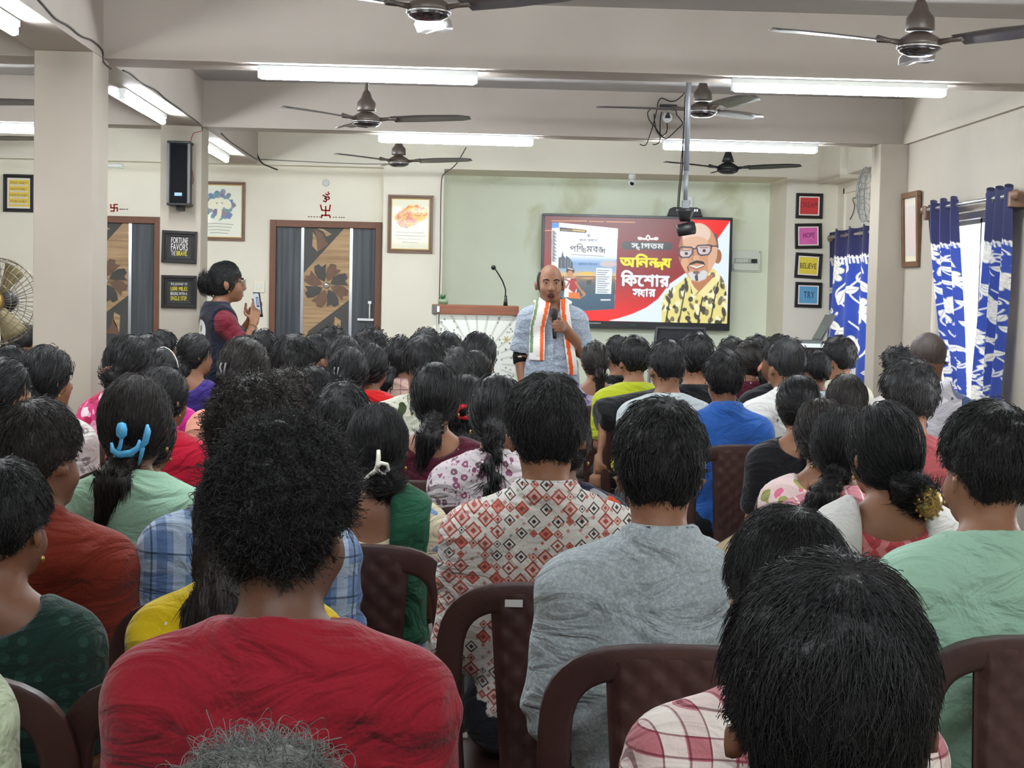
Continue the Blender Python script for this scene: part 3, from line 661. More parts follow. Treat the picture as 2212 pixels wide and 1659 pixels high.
def word_print(txt, col, box, tint, seed):
    c = Canvas(90, 90, (236, 226, 220)); r = np.random.default_rng(seed)
    c.poly([(7, 7), (83, 7), (83, 83), (7, 83)], col)
    for _ in range(14): c.line([(r.uniform(8, 60), r.uniform(10, 80)), (r.uniform(40, 82), r.uniform(10, 80))], r.uniform(1, 4), np.clip(np.array(col)+r.uniform(-tint, tint), 0, 255))
    c.poly([(0, 0), (90, 0), (90, 7), (0, 7)], (240, 228, 222)); c.poly([(0, 83), (90, 83), (90, 90), (0, 90)], (240, 228, 222)); c.poly([(0, 0), (7, 0), (7, 90), (0, 90)], (240, 228, 222)); c.poly([(83, 0), (90, 0), (90, 90), (83, 90)], (240, 228, 222))
    return c
for (txt, col, tc, yy0, bx, ang, tint) in (('DREAM', (196, 40, 42), (110, 16, 30), 417, (10, 28, 70, 24), 0, 3), ('HOPE', (216, 96, 168), (84, 16, 66), 482, (24, 30, 48, 22), -2.2, 16), ('BELiEVE', (230, 206, 60), (58, 44, 20), 546, (11, 34, 68, 24), 2.2, 16), ('TRY', (92, 158, 196), (34, 44, 66), 609, (26, 30, 44, 28), .5, 14)):
    c = word_print(txt, col, bx, tint, len(txt)); c.text(txt, *bx, tc, bold=.8)
    nm = {'DREAM': 'black framed red print reading DREAM, topmost of the column of four', 'HOPE': 'black framed pink print reading HOPE, hung slightly crooked', 'BELiEVE': 'black framed yellow print reading BELIEVE in hand lettering', 'TRY': 'black framed blue print reading TRY, lowest of the column of four'}[txt]
    framed(nm, 'framed_word', 1717.5+(2 if txt == 'DREAM' else 0), yy0, 1773.5+(2 if txt == 'DREAM' else 0), yy0+56, 13.3, c, .026, M_fr, rot=R_(ang))
c = Canvas(96, 132, (214, 210, 200)); c.poly([(8, 10), (90, 10), (90, 122), (8, 122)], (214, 184, 70))
for i, s_ in enumerate(('SPEAK NOBLY.', 'DREAM NOBLY.', 'PURPOSE NOBLY.', 'WORK NOBLY.')):
    y_ = 18+i*26; c.text(s_, 14 if i != 2 else 10, y_, 68 if i != 2 else 78, 9, (96, 84, 40), bold=.5); c.poly([(14, y_+11), (84, y_+11), (84, y_+18), (14, y_+18)], (214, 204, 186)); c.line([(22, y_+14), (76, y_+14.5)], 1, (130, 122, 110))
framed('dark framed yellow poster with four lines of capitals, on the side aisle wall', 'framed_poster', 8.5, 376, 73.5, 459, 13.45, c, .03, M_fr)
# elephant print
c = Canvas(110, 142, (222, 222, 206)); r2 = np.random.default_rng(9)
for _ in range(90):
    t = r2.uniform(0, 2*PI); rr = r2.uniform(18, 36); c.ell(55+rr*math.cos(t), 56+rr*math.sin(t), r2.uniform(4, 9), r2.uniform(3, 7), np.array((112, 126, 146))+r2.uniform(-26, 30, 3), t)
cr = (226, 222, 196)
c.ell(54, 48, 14, 16, cr); c.ell(36, 52, 10, 14, cr, .3); c.ell(73, 52, 10, 14, cr, -.3); c.line([(54, 58), (55, 74), (53, 86), (49, 92)], 11, cr); c.line([(53, 86), (50, 94), (45, 92), (47, 87)], 6, cr)
for _ in range(10): c.line([(41+r2.uniform(0, 26), 30+r2.uniform(0, 6)), (41+r2.uniform(0, 26), 32+r2.uniform(0, 6))], 1.4, (120, 132, 150))
c.ell(48, 50, 1.8, 1.4, (80, 90, 100)); c.ell(61, 50, 1.8, 1.4, (80, 90, 100))
for i in range(4): c.line([(24+i*3, 105+i*8), (50, 104+i*8), (88-i*4, 106+i*8)], 1.3, (120, 118, 110))
framed('brown framed blue watercolour of an elephant head, beside the second pillar', 'framed_painting', 420, 391, 529, 521, 13.45, c, .026, M_frb, inner=M_gold)
c = Canvas(100, 140, (224, 220, 196)); r2 = np.random.default_rng(5)
for _ in range(120):
    a_ = r2.uniform(0, 2*PI); k_ = math.sqrt(r2.uniform(0, 1)); u, v = 44*k_*math.cos(a_), 26*k_*math.sin(a_); c.ell(52+u*.85, 46+v-u*.18, r2.uniform(5, 11), r2.uniform(3, 6), [(232, 146, 84), (238, 178, 84), (222, 120, 86), (240, 196, 96)][r2.integers(4)], r2.uniform(-.8, .1))
for P_ in ([(22, 36), (18, 56), (30, 70), (52, 74), (70, 68)], [(26, 40), (40, 32), (46, 48), (38, 60), (48, 70)], [(56, 40), (64, 30), (74, 34), (84, 24)], [(16, 62), (24, 76), (44, 80)], [(60, 44), (72, 48), (80, 38)], [(40, 50), (56, 56), (60, 68)]): c.line(P_, 1.3, (132, 74, 52))
for i, (a_, b_) in enumerate(((14, 84), (12, 88), (16, 80), (30, 70))): c.line([(a_, 92+i*9), (b_, 93+i*9)], 1.6 if i < 2 else 1, (130, 122, 104))
framed('gilt framed orange and yellow painted swirl with text lines, on the left front pillar', 'framed_painting', 838.5, 420.5, 934, 548, 13.3, c, .03, M_frb, inner=M_gold)
# print on the right wall, hung at a lean
a, b_ = atx(1957, 490, RX), atx(1991, 490, RX); y1_, y0_ = a.y, b_.y
t = thing('framed_picture', 'narrow looking brown framed picture hung on the right wall by the curtain', 'picture', (RX, (y0_+y1_)/2, 1.98))
z0, z1 = 1.735, 2.205
f = MB(); d0, d1 = RX-.03, RX-.002
for (A, B_, c_, d_) in ((y0_, y1_, z1-.035, z1), (y0_, y1_, z0, z0+.035), (y0_, y0_+.03, z0+.035, z1-.035), (y1_-.03, y1_, z0+.035, z1-.035)): f.box(d0, d1, A, B_, c_, d_)
f.build('frame', M_frb, t, bev=.003)
c = Canvas(40, 90, (206, 196, 190)); c.poly([(0, 0), (40, 0), (40, 12), (0, 12)], (214, 206, 190)); c.ell(20, 50, 14, 26, (212, 190, 184)); c.poly([(0, 82), (40, 82), (40, 90), (0, 90)], (224, 216, 186))
c.mesh('print', M_print, t, (RX-.014, y1_-.028, z1-.033), (RX-.014, y0_+.028, z1-.033), (RX-.014, y1_-.028, z0+.033))
t.rotation_euler = (0, R_(-2.5), 0)
# ================================================================= loudspeaker on the pillar
a, b_ = aty(361, 305, 10.15), aty(409.5, 443, 10.15)
t = thing('loudspeaker', 'tall black loudspeaker mounted high on the second pillar', 'speaker', ((a.x+b_.x)/2, 10.3, b_.z))
x0, x1, z0, z1 = a.x, b_.x, b_.z, a.z
M_cloth = mat('speaker_cloth', (12, 13, 18), .8, .2, bump=lambda nt: nt.vor(500), bs=.3); M_grey = mat('grey_plastic', (104, 106, 108), .5)
MB().box(x0+.006, x1-.006, 10.16, 10.28, z0+.004, z1-.004).build('cabinet', M_blk, t, bev=.006)
MB().box(x0+.02, x1-.02, 10.148, 10.16, z0+.015, z1-.015).build('grille', M_cloth, t, bev=.004)
for s in (x0, x1-.014): MB().box(s, s+.014, 10.15, 10.165, z0+.012, z1-.012).build('side_trim', M_grey, t)
for s in (z0-.004, z1-.012): MB().box(x0, x1, 10.145, 10.29, s, s+.016).build('end_cap', M_blk, t, bev=.003)
MB().box((x0+x1)/2-.02, (x0+x1)/2+.02, 10.2, 10.3, z0-.03, z0-.002).build('bracket', M_blk, t)
MB().box((x0+x1)/2-.022, (x0+x1)/2+.024, 10.145, 10.15, z0+.055, z0+.075).build('badge', mat('pale_badge', (150, 184, 206), .4), t)
# ================================================================= hanging pole with mount
pd = 8.2
pt, pb_ = aty(1487.5, 190, pd), aty(1481, 452, pd)
t = thing('ceiling_mount', 'grey steel pole hanging from the ceiling with an empty black mount', 'ceiling mount', (pt.x, pd, 2.81))
M_pole = mat('galvanised_steel', (112, 115, 118), .45, .4, .3)
MB().tube([(pt.x, pd, 2.812), (pt.x, pd, 2.15)], .014, 14).build('upper_pole', M_pole, t, smooth=True)
MB().tube([(pt.x, pd, 2.16), (pt.x, pd, pb_.z+.03)], .0115, 14).build('lower_pole', M_pole, t, smooth=True)
MB().box(pt.x-.03, pt.x+.03, pd-.03, pd+.03, 2.8, 2.812).build('ceiling_plate', M_pole, t)
MB().box(pt.x-.017, pt.x+.017, pd-.02, pd+.02, pb_.z+.0, pb_.z+.045).build('clamp', M_pole, t, bev=.003)
MB().lathe([(.03, .004), (.045, 0), (.044, -.012), (.032, -.045), (.026, -.062), (0, -.062)], (pt.x-.0, pd, pb_.z), 24).build('cup', M_blk, t, smooth=True)
cxp = aty(1481, 495, pd); MB().tube([(cxp.x-.045, pd-.02, cxp.z-.01), (cxp.x-.04, pd-.02, cxp.z-.009), (cxp.x+.04, pd-.005, cxp.z+.009), (cxp.x+.045, pd-.005, cxp.z+.01)], [.022, .031, .034, .026], 18).build('swivel_barrel', M_blk, t, smooth=True)
# ================================================================= cables and small wall fittings
M_cab = mat('black_cable', (30, 28, 28), .6); M_cabg = mat('grey_cable', (86, 82, 78), .6); M_cabr = mat('red_wire', (150, 70, 62), .6)
def cable(name, label, pts, r=.004, m=M_cab, grp=None):
    P = [Vector(p) for p in pts]; P = [P[0]*2-P[1]]+P+[P[-1]*2-P[-2]]; Q = []
    for i in range(1, len(P)-2):
        for k in range(4):
            t_ = k/4; a, b, c, d = P[i-1:i+3]; Q.append(.5*(2*b+(c-a)*t_+(2*a-5*b+4*c-d)*t_*t_+(3*b-a-3*c+d)*t_**3))
    o = MB().tube(Q+[P[-2]], r, 6).build(name, m, None, smooth=True); tag(o, label, 'cable', grp); return o
bx = XL1+.006
def onbeam(px, py): return atx(px, py, bx)
cable('wall_cable', 'dark cable sagging along the long beam before the first pillar', [onbeam(p, q_) for p, q_ in ((40, -40), (86, 2), (120, 40), (148, 56), (175, 78), (200, 88), (221, 108))] + [aty(223, 132, 7.37), aty(240, 150, 7.37)], .004, M_cabg)
cable('wall_cable', 'dark cable sagging along the long beam between the two pillars', [onbeam(p, q_) for p, q_ in ((266, 152), (283, 160), (307, 180), (337, 195), (360, 215), (386, 233), (398, 243), (425, 262), (436, 273))] + [aty(437, 283, 10.33)], .004, M_cabg)
cable('wall_cable', 'dark cable running down the long beam to the left wall corner', [onbeam(p, q_) for p, q_ in ((478, 288), (500, 308), (530, 328), (555, 345))] , .004, M_cabg)
cable('wall_cable', 'thick black cable end hanging below the beam over the left door', [aty(p, q_, 13.28) for p, q_ in ((554, 290), (555, 312), (556, 334), (566, 352), (582, 360), (600, 367))], .0055)
cable('wall_cable', 'long thin wire stretched along the front wall above the left door', [aty(p, q_, 13.28) for p, q_ in ((560, 344), (620, 347), (700, 351), (780, 354), (840, 354))], .003, M_cabg)
cable('wall_cable', 'black cable down the wall from the second beam to the lectern', [aty(1007, 318, 13.26), aty(990, 348, 13.26), aty(978, 362, 13.26), aty(960, 375, 13.27), aty(954, 390, 13.27), aty(952, 450, 13.27), aty(951, 560, 13.27), aty(949, 636, 13.27), aty(948, 700, 13.27)], .005, M_cabg)
cable('wall_cable', 'thin red wire hanging beside the loudspeaker', [aty(p, q_, 10.29) for p, q_ in ((436, 283), (420, 287), (416, 292), (412, 305))] + [aty(p, q_, 10.29) for p, q_ in ((413, 320), (414, 360), (418, 390), (413, 400))], .0025, M_cabr)
cable('wall_cable', 'curled cable end sticking out above the far curtain', [atx(p, q_, RX2-.01) for p, q_ in ((1852, 410), (1851, 425), (1842, 430), (1846, 445), (1842, 462), (1836, 474))], .004, M_cabg)
yb = 10.325
bxs = thing('power_adaptor', 'black power adaptor with a socket and plug fixed to the second beam', 'adaptor', aty(1442, 232, yb))
a, b_ = aty(1425, 226, yb), aty(1461, 238, yb); MB().box(a.x, b_.x, yb-.03, yb+.014, b_.z, a.z).build('adaptor_case', M_blk, bxs, bev=.004)
a, b_ = aty(1432, 243, yb), aty(1451, 265, yb); MB().lathe([(0, -.012), (.03, -.012), (.032, 0), (.032, .014)], ((a.x+b_.x)/2, yb, (a.z+b_.z)/2), 20, axis='y').build('socket_plate', M_bat, bxs, smooth=True)
pc = aty(1441, 252, yb); MB().prism([(pc.x-.017, pc.z-.012), (pc.x+.017, pc.z-.012), (pc.x+.006, pc.z+.022), (pc.x-.006, pc.z+.022)], yb-.05, yb-.012).build('plug', M_blk, bxs, bev=.003)
def cb(L, lab, r=.0035): cable('power_cable', lab, [aty(p, q_, yb-.02) for p, q_ in L], r)
cb([(1486, 188), (1476, 204), (1462, 216), (1448, 219), (1430, 212), (1422, 220), (1419, 236), (1413, 262), (1404, 292), (1396, 312), (1388, 314), (1382, 311)], 'black cable looping left of the adaptor down to the beam edge')
cb([(1405, 236), (1399, 244), (1403, 260), (1416, 276), (1428, 292), (1438, 300), (1448, 294), (1462, 280), (1474, 268), (1470, 258), (1462, 248), (1460, 238)], 'black cable in a wide loop under the adaptor')
cb([(1429, 242), (1426, 262), (1426, 290), (1425, 306), (1416, 312), (1410, 312)], 'black cable hanging straight below the adaptor')
cb([(1441, 266), (1441, 280), (1437, 290), (1428, 294), (1418, 282), (1414, 262), (1413, 246)], 'black plug lead curling back up to the adaptor')
cable('power_cable', 'pair of thin black cables beside the hanging pole', [aty(p, q_, pd+.03) for p, q_ in ((1488, 186), (1484, 205), (1477, 280), (1475, 330), (1474, 360), (1468, 420), (1466, 458))], .0035)
cable('power_cable', 'slack thin black cable left of the hanging pole', [aty(p, q_, pd+.03) for p, q_ in ((1487, 186), (1480, 210), (1478, 250), (1476, 300), (1471, 350), (1469, 380), (1465, 420), (1463, 456))], .0025)
# dome camera under the ledge
p = aty(1366, 391, 13.36)
t = thing('security_camera', 'small white dome security camera under the front wall ledge', 'camera', (p.x, 13.38, 2.52))
z = 2.52
MB().lathe([(.026, 0), (.03, -.012), (.03, -.04), (.0, -.042)], (p.x, 13.38, z), 22).build('base', M_bat, t, smooth=True)
MB().lathe([(0, -.032), (.02, -.025), (.031, -.006), (.032, .006), (.022, .024), (0, .03)], (p.x, 13.37, z-.07), 22).build('ball', M_bat, t, smooth=True)
MB().lathe([(0, -.034), (.014, -.03), (.02, -.022)], (p.x-.003, 13.37, z-.075), 18, axis='y').build('lens', M_tvb, t, smooth=True)
# switch boxes
M_ivory = mat('ivory_plastic', (206, 212, 200), .45, .4)
a, b_ = aty(1582, 540, 13.97), aty(1643, 588, 13.97)
t = thing('breaker_box', 'white electrical breaker box on the wall right of the screen', 'breaker box', ((a.x+b_.x)/2, 14.0, b_.z)); x0, x1, z0, z1 = a.x, b_.x, b_.z, a.z
MB().box(x0, x1, 13.975, 14.0, z0, z1).build('cover', M_ivory, t, bev=.005)
MB().box(x0+.01, x1-.02, 13.955, 13.976, z0+.012, z0+.07).build('lower_lid', M_ivory, t, bev=.004)
MB().box(x0+.02, x1-.03, 13.968, 13.976, z0+.075, z0+.115).build('switch_bay', mat('pale_grey_plastic', (168, 174, 166), .5), t)
MB().box(x1-.085, x1-.035, 13.958, 13.97, z0+.078, z0+.112).build('main_switch', M_blk, t, bev=.002)
for k_ in range(5): MB().box(x0+.03+k_*.022, x0+.048+k_*.022, 13.962, 13.97, z0+.082, z0+.108).build('breaker', M_ivory, t, bev=.001)
for u, v in ((x0+.012, z0+.02), (x1-.012, z1-.015)): MB().lathe([(0, -.004), (.005, -.003), (.005, 0)], (u, 13.955 if v < z0+.05 else 13.975, v), 10, axis='y').build('screw', M_grey, t)
a, b_ = aty(548, 606, 13.45), aty(572, 632, 13.45)
t = thing('switch_plate', 'pale switch plate on the wall left of the second door', 'switch', ((a.x+b_.x)/2, 13.45, b_.z)); MB().box(a.x, b_.x, 13.437, 13.45, b_.z, a.z).build('plate', M_front, t, bev=.003); MB().box(a.x+.025, b_.x-.025, 13.432, 13.438, b_.z+.03, a.z-.03).build('rocker', M_ivory, t, bev=.002)
a = aty(1472, 437, 13.98); t = thing('wall_socket', 'white wall socket above the screen behind the pole', 'socket', (a.x+.06, 14.0, a.z)); MB().box(a.x+.03, a.x+.1, 13.985, 14.0, a.z-.05, a.z+.05).build('plate', M_bat, t, bev=.003); MB().box(a.x+.05, a.x+.08, 13.98, 13.986, a.z-.02, a.z+.02).build('rocker', M_ivory, t)
t = thing('wall_tube', 'short unlit white batten on the aisle wall past the first pillar', 'light', aty(248, 358, 13.42)); a, b_ = aty(200, 355, 13.43), aty(263, 361, 13.43); MB().tube([(a.x, 13.43, a.z-.005), (b_.x, 13.43, a.z-.005)], .013, 10).build('tube', M_bat, t, smooth=True); MB().box(b_.x-.02, b_.x+.012, 13.42, 13.45, a.z-.03, a.z+.012).build('holder', M_ivory, t)
# wall fan behind the right pillar
wc = atx(1882, 421, RX2-.12); t = thing('wall_fan', 'white wall fan edge showing past the right pillar', 'fan', (RX2, wc.y, wc.z))
cage = MB()
for rr, xx_ in ((.2, .0), (.2, -.05), (.15, -.075), (.1, -.088), (.05, -.094)): cage.tube([(RX2-.12+xx_, wc.y+rr*math.cos(k*PI/16), wc.z+rr*math.sin(k*PI/16)) for k in range(33)], .004 if rr > .19 else .002, 6)
for k in range(24): cage.tube([(RX2-.12-.094, wc.y+.02*math.cos(k*PI/12), wc.z+.02*math.sin(k*PI/12)), (RX2-.17, wc.y+.19*math.cos(k*PI/12), wc.z+.19*math.sin(k*PI/12)), (RX2-.12, wc.y+.2*math.cos(k*PI/12), wc.z+.2*math.sin(k*PI/12))], .002, 5)
cage.build('cage', mat('pale_wire', (150, 156, 158), .4, .5, .3), t, smooth=True)
MB().lathe([(.05, 0), (.055, .05), (.04, .12)], (RX2-.12, wc.y, wc.z), 16, axis='x').build('motor', M_bat, t, smooth=True)
# ================================================================= pedestal fan in the side aisle
pf = aty(-8, 651, 8.95)
t = thing('pedestal_fan', 'large wire caged pedestal fan standing in the side aisle', 'fan', (pf.x, pf.y, 0))
M_wire = mat('cage_wire', (128, 118, 102), .35, .5, .5); M_gc = mat('tan_fan_blade', (126, 112, 76), .4, .4); M_brass = mat('gold_hub', (160, 130, 66), .35, .5, .4)
R0_ = .236; x, y, z = pf
def ring(r, dy, wd): return MB().tube([(x+r*math.cos(k*PI/24), y+dy, z+r*math.sin(k*PI/24)) for k in range(49)], wd, 6)
for r, dy, wd in ((R0_, 0, .004), (R0_*.985, .05, .003), (R0_*.93, -.05, .0022), (R0_*.78, -.085, .002), (R0_*.62, -.1, .002), (R0_*.46, -.11, .002), (R0_*.3, -.115, .002), (.95*R0_, .07, .002)): ring(r, dy, wd).build('cage_ring', M_wire, t, smooth=True)
for k in range(44):
    a = 2*PI*k/44; c_, s_ = math.cos(a), math.sin(a); c2_, s2_ = math.cos(a+.16), math.sin(a+.16)
    MB().tube([(x+.07*c_, y-.118, z+.07*s_), (x+R0_*.46*c_, y-.11, z+R0_*.46*s_), (x+R0_*.78*c2_, y-.085, z+R0_*.78*s2_), (x+R0_*.95*c2_, y-.045, z+R0_*.95*s2_), (x+R0_*c2_, y, z+R0_*s2_), (x+R0_*.97*c_, y+.06, z+R0_*.97*s_), (x+.08*c_, y+.11, z+.08*s_)], .0018, 5).build('cage_wire', M_wire, t, smooth=True)
MB().lathe([(0, -.13), (.05, -.128), (.07, -.115), (.07, -.1)], (x, y, z), 24, axis='y').build('hub', M_brass, t, smooth=True)
for k in range(3):
    b = MB(); rows = []
    for i in range(7):
        u = .05+.17*i/6; w0 = R_(60+120*k); rows.append([(x+u*math.cos(w0+o), y+.0+dy, z+u*math.sin(w0+o)) for o, dy in ((-.32, -.03), (0, 0), (.32, .03))])
    bo = b.grid(rows).build('blade', M_gc, t, smooth=True); sm = bo.modifiers.new('solid', 'SOLIDIFY'); sm.thickness = .003
MB().lathe([(.06, .1), (.07, .16), (.05, .26), (.0, .27)], (x, y, z), 20, axis='y').build('motor', M_blk, t, smooth=True)
MB().tube([(x, y+.16, z-.02), (x, y+.16, .04)], .018, 12).build('pole', M_blk, t, smooth=True); MB().lathe([(0, .0), (.2, .0), (.2, .02), (.05, .04), (0, .04)], (x, y+.16, 0), 28).build('base', M_blk, t, smooth=True)
# ================================================================= lectern, microphone, plant
M_lw = mat('lectern_wood', lambda nt: nt.mix(nt.noise(12, 4, nt.vmul(nt.obj(), (.4, 4, 6))), rgb((112, 64, 44)), rgb((140, 86, 60))), .4, .4)
yl = 10.95
a, b_ = aty(933, 654, yl), aty(1121, 664, yl); x0, x1 = a.x, b_.x; zt_ = (a.z+b_.z)/2-.001
t = thing('lectern', 'wooden topped lectern with a white star patterned front, left of the speaker', 'lectern', ((x0+x1)/2, yl, 0)); lect = t
MB().box(x0, x1, yl, yl+.42, zt_-.066, zt_).build('top', M_lw, t, bev=.004)
MB().box(x0, x0+.05, yl-.008, yl, zt_-.064, zt_-.004).build('corner_block', mat('lectern_grey', (96, 90, 84), .5), t, bev=.002); MB().box(x0+.036, x0+.052, yl-.012, yl-.007, zt_-.05, zt_-.012).build('badge', M_bat, t)
c = Canvas(170, 250, (224, 226, 216)); r2 = np.random.default_rng(3); ccx, ccy = 88, 104
for k in range(26):
    a_ = 2*PI*k/26+.06; dxy = (math.cos(a_), math.sin(a_)); c.poly([(ccx+52*dxy[0]-1.5*dxy[1], ccy+52*dxy[1]+1.5*dxy[0]), (ccx+52*dxy[0]+1.5*dxy[1], ccy+52*dxy[1]-1.5*dxy[0]), (ccx+210*dxy[0]+5*dxy[1], ccy+210*dxy[1]-5*dxy[0]), (ccx+210*dxy[0]-5*dxy[1], ccy+210*dxy[1]+5*dxy[0])], (194, 194, 182))
for _ in range(110):
    sx = r2.choice([-1, 1]); px_, py_ = 85+sx*(40+42*r2.beta(2, 1)), r2.uniform(3, 245); s_ = r2.uniform(1, 2.6); c.line([(px_-s_, py_), (px_+s_, py_)], .9, (104, 104, 90)); c.line([(px_-s_*.5, py_-s_*.87), (px_+s_*.5, py_+s_*.87)], .9, (104, 104, 90)); c.line([(px_+s_*.5, py_-s_*.87), (px_-s_*.5, py_+s_*.87)], .9, (104, 104, 90))
for a_ in range(3): c.line([(148-7*math.cos(a_*PI/3), 52-7*math.sin(a_*PI/3)), (148+7*math.cos(a_*PI/3), 52+7*math.sin(a_*PI/3))], 2, (176, 150, 70))
c.ell(ccx-4, ccy-18, 43, 43, (236, 238, 232)); c.ell(ccx-4, ccy-18, 42, 42, (70, 74, 100)); c.ell(ccx-4, ccy-18, 40.5, 40.5, (236, 238, 232)); c.ell(ccx-4, ccy-18, 39, 39, (30, 28, 62))
for k in range(8):
    a_ = -PI/2+k*PI/4; u, v = math.cos(a_), math.sin(a_); ox, oy = ccx-4, ccy-14; c.poly([(ox+12*u-6*v, oy+12*v+6*u), (ox+30*u, oy+30*v), (ox+12*u+6*v, oy+12*v-6*u)], (226, 224, 206) if k % 2 else (200, 190, 140))
fx0, fx1, fz1, fz0 = x0+.055, x1-.015, zt_-.07, .12
MB().box(fx0, fx1, yl+.02, yl+.05, fz0, fz1).build('front_panel', mat('lectern_white', (226, 228, 220), .45), t, bev=.003)
c.mesh('front_print', M_print, t, (fx0, yl+.0185, fz1), (fx1, yl+.0185, fz1), (fx0, yl+.0185, fz1-(fx1-fx0)*250/170))
for s in (x0+.012, x1-.03): MB().box(s, s+.02, yl+.03, yl+.38, .1, zt_-.066).build('side_panel', mat('lectern_white', (226, 228, 220), .45), t)
MB().box(x0, x1, yl, yl+.42, 0, .1).build('plinth', M_lw, t)
p = aty(1092, 656, yl+.1); g = thing('gooseneck_microphone', 'slim black gooseneck microphone standing on the lectern', 'microphone', (p.x, yl+.1, zt_))
MB().lathe([(0, 0), (.016, 0), (.012, .03), (.009, .07), (0, .07)], (p.x, yl+.1, zt_), 16).build('base', M_blk, g, smooth=True)
gp = [aty(u, v, yl+.1-d) for u, v, d in ((1092, 640, 0), (1092, 625, 0), (1086, 608, .02), (1078, 594, .05), (1071, 583, .08), (1066, 578, .1))]
MB().tube(gp, .0045, 8).build('neck', M_blk, g, smooth=True)
hd = gp[-1]; MB().lathe([(0, -.022), (.013, -.018), (.017, 0), (.013, .016), (0, .02)], hd, 16, axis='y').build('head', M_blk, g, smooth=True)
p = aty(957, 653, yl+.06); g = thing('potted_plant', 'small green plant in a pot on the lectern corner', 'plant', (p.x, yl+.06, zt_))
MB().lathe([(0, 0), (.03, 0), (.036, .035), (.032, .035), (0, .03)], (p.x, yl+.06, zt_), 16).build('pot', mat('green_pot', (120, 140, 110), .5), g, smooth=True)
r2 = np.random.default_rng(8)
for k in range(26):
    a_ = r2.uniform(0, 2*PI); L = r2.uniform(.03, .06); e = r2.uniform(.5, 1.3); ca, sa = math.cos(a_)*math.cos(e), math.sin(a_)*math.cos(e); b0 = Vector((p.x, yl+.06, zt_+.03)); d = Vector((ca, sa, math.sin(e))); sd = Vector((-math.sin(a_), math.cos(a_), 0))*.007
    MB().add([b0, b0+d*L*.5+sd, b0+d*L, b0+d*L*.5-sd], [(0, 1, 2, 3)]).build('leaf', mat('plant_leaf', (70, 128, 84), .5), g)
# ================================================================= office chair, desk, laptop at the front
p0, p1 = aty(1412, 712, 12.6), aty(1530, 712, 12.6)
M_net = mat('black_mesh_back', (40, 42, 46), .7, .3, bump=lambda nt: nt.vor(300), bs=.3)
t = thing('office_chair', 'black mesh backed office chair with chrome arms below the screen', 'chair', ((p0.x+p1.x)/2, 12.75, 0)); xm = (p0.x+p1.x)/2
rows = []
for i in range(8):
    v = i/7; wz = .78+.53*v; hw = .205-.02*(2*v-1)**2; rows.append([(xm+hw*u, 12.6-.03*(1-u*u)+.02*v, wz) for u in np.linspace(-1, 1, 9)])
zb = aty(1470, 709, 12.6).z
sc_ = zb-1.31
rows = [[(a_, b2, c_+sc_) for a_, b2, c_ in r_] for r_ in rows]
o = MB().grid(rows).build('backrest', M_net, t, smooth=True); sm = o.modifiers.new('solid', 'SOLIDIFY'); sm.thickness = .012
fr_ = [rows[0][0]]+[r_[0] for r_ in rows[1:]]+rows[-1][1:-1]+[r_[-1] for r_ in rows[::-1]]
MB().tube(fr_, .013, 8).build('back_frame', mat('dark_grey_plastic', (66, 68, 72), .4, .4), t, smooth=True)
for s in (-1, 1): MB().tube([(xm+s*.21, 12.7, .62), (xm+s*.235, 12.66, .78), (xm+s*.235, 12.62, 1.0+sc_), (xm+s*.21, 12.62, 1.2+sc_)], .014, 8).build('arm', M_chr, t, smooth=True)
MB().box(xm-.23, xm+.23, 12.62, 13.08, .46, .53).build('seat', M_blk, t, bev=.02)
MB().tube([(xm, 12.85, .46), (xm, 12.85, .1)], .03, 12).build('column', M_chr, t, smooth=True)
for k in range(5): MB().tube([(xm, 12.85, .1), (xm+.27*math.cos(k*1.2566), 12.85+.27*math.sin(k*1.2566), .05)], [.025, .015], 8).build('foot', M_blk, t, smooth=True); MB().lathe([(0, -.02), (.025, -.015), (.025, .015), (0, .02)], (xm+.27*math.cos(k*1.2566), 12.85+.27*math.sin(k*1.2566), .026), 12, axis='x').build('caster', M_blk, t, smooth=True)
da, db = aty(1728, 742, 12.1), aty(1800, 742, 12.1)
t = thing('desk', 'small white desk holding the laptop at the right front', 'desk', ((da.x+db.x)/2, 12.4, 0)); dz = da.z
MB().box(da.x, db.x+.05, 12.1, 12.75, dz-.03, dz).build('top', M_bat, t, bev=.004)
MB().box(da.x+.02, db.x+.03, 12.12, 12.14, dz-.32, dz-.03).build('front_panel', M_blk, t)
for u in (da.x+.02, db.x): 
    for v in (12.12, 12.7): MB().box(u, u+.035, v, v+.035, 0, dz-.03).build('leg', M_bat, t)
la, lb = aty(1769, 736, 12.3), aty(1797, 680, 12.3)
t = thing('laptop', 'open silver laptop seen edge on beside the far curtain', 'laptop', (la.x, 12.3, dz))
M_lap = mat('laptop_grey', (120, 126, 128), .4, .4, .4)
MB().box(la.x-.2, la.x+.02, 12.2, 12.52, dz, dz+.02).build('keyboard_deck', M_lap, t, bev=.003)
zl = lb.z-dz
def lid(u, w_): return [(la.x+.0+.1*u-w_, 12.2, dz+.02+(zl-.02)*u), (la.x+.0+.1*u+w_, 12.2, dz+.02+(zl-.02)*u), (la.x+.1*u+w_, 12.52, dz+.02+(zl-.02)*u), (la.x+.1*u-w_, 12.52, dz+.02+(zl-.02)*u)]
v8 = lid(0, .005)+lid(1, .005); MB().add(v8, [(0, 3, 2, 1), (4, 5, 6, 7), (0, 1, 5, 4), (1, 2, 6, 5), (2, 3, 7, 6), (3, 0, 4, 7)]).build('screen_lid', M_lap, t)
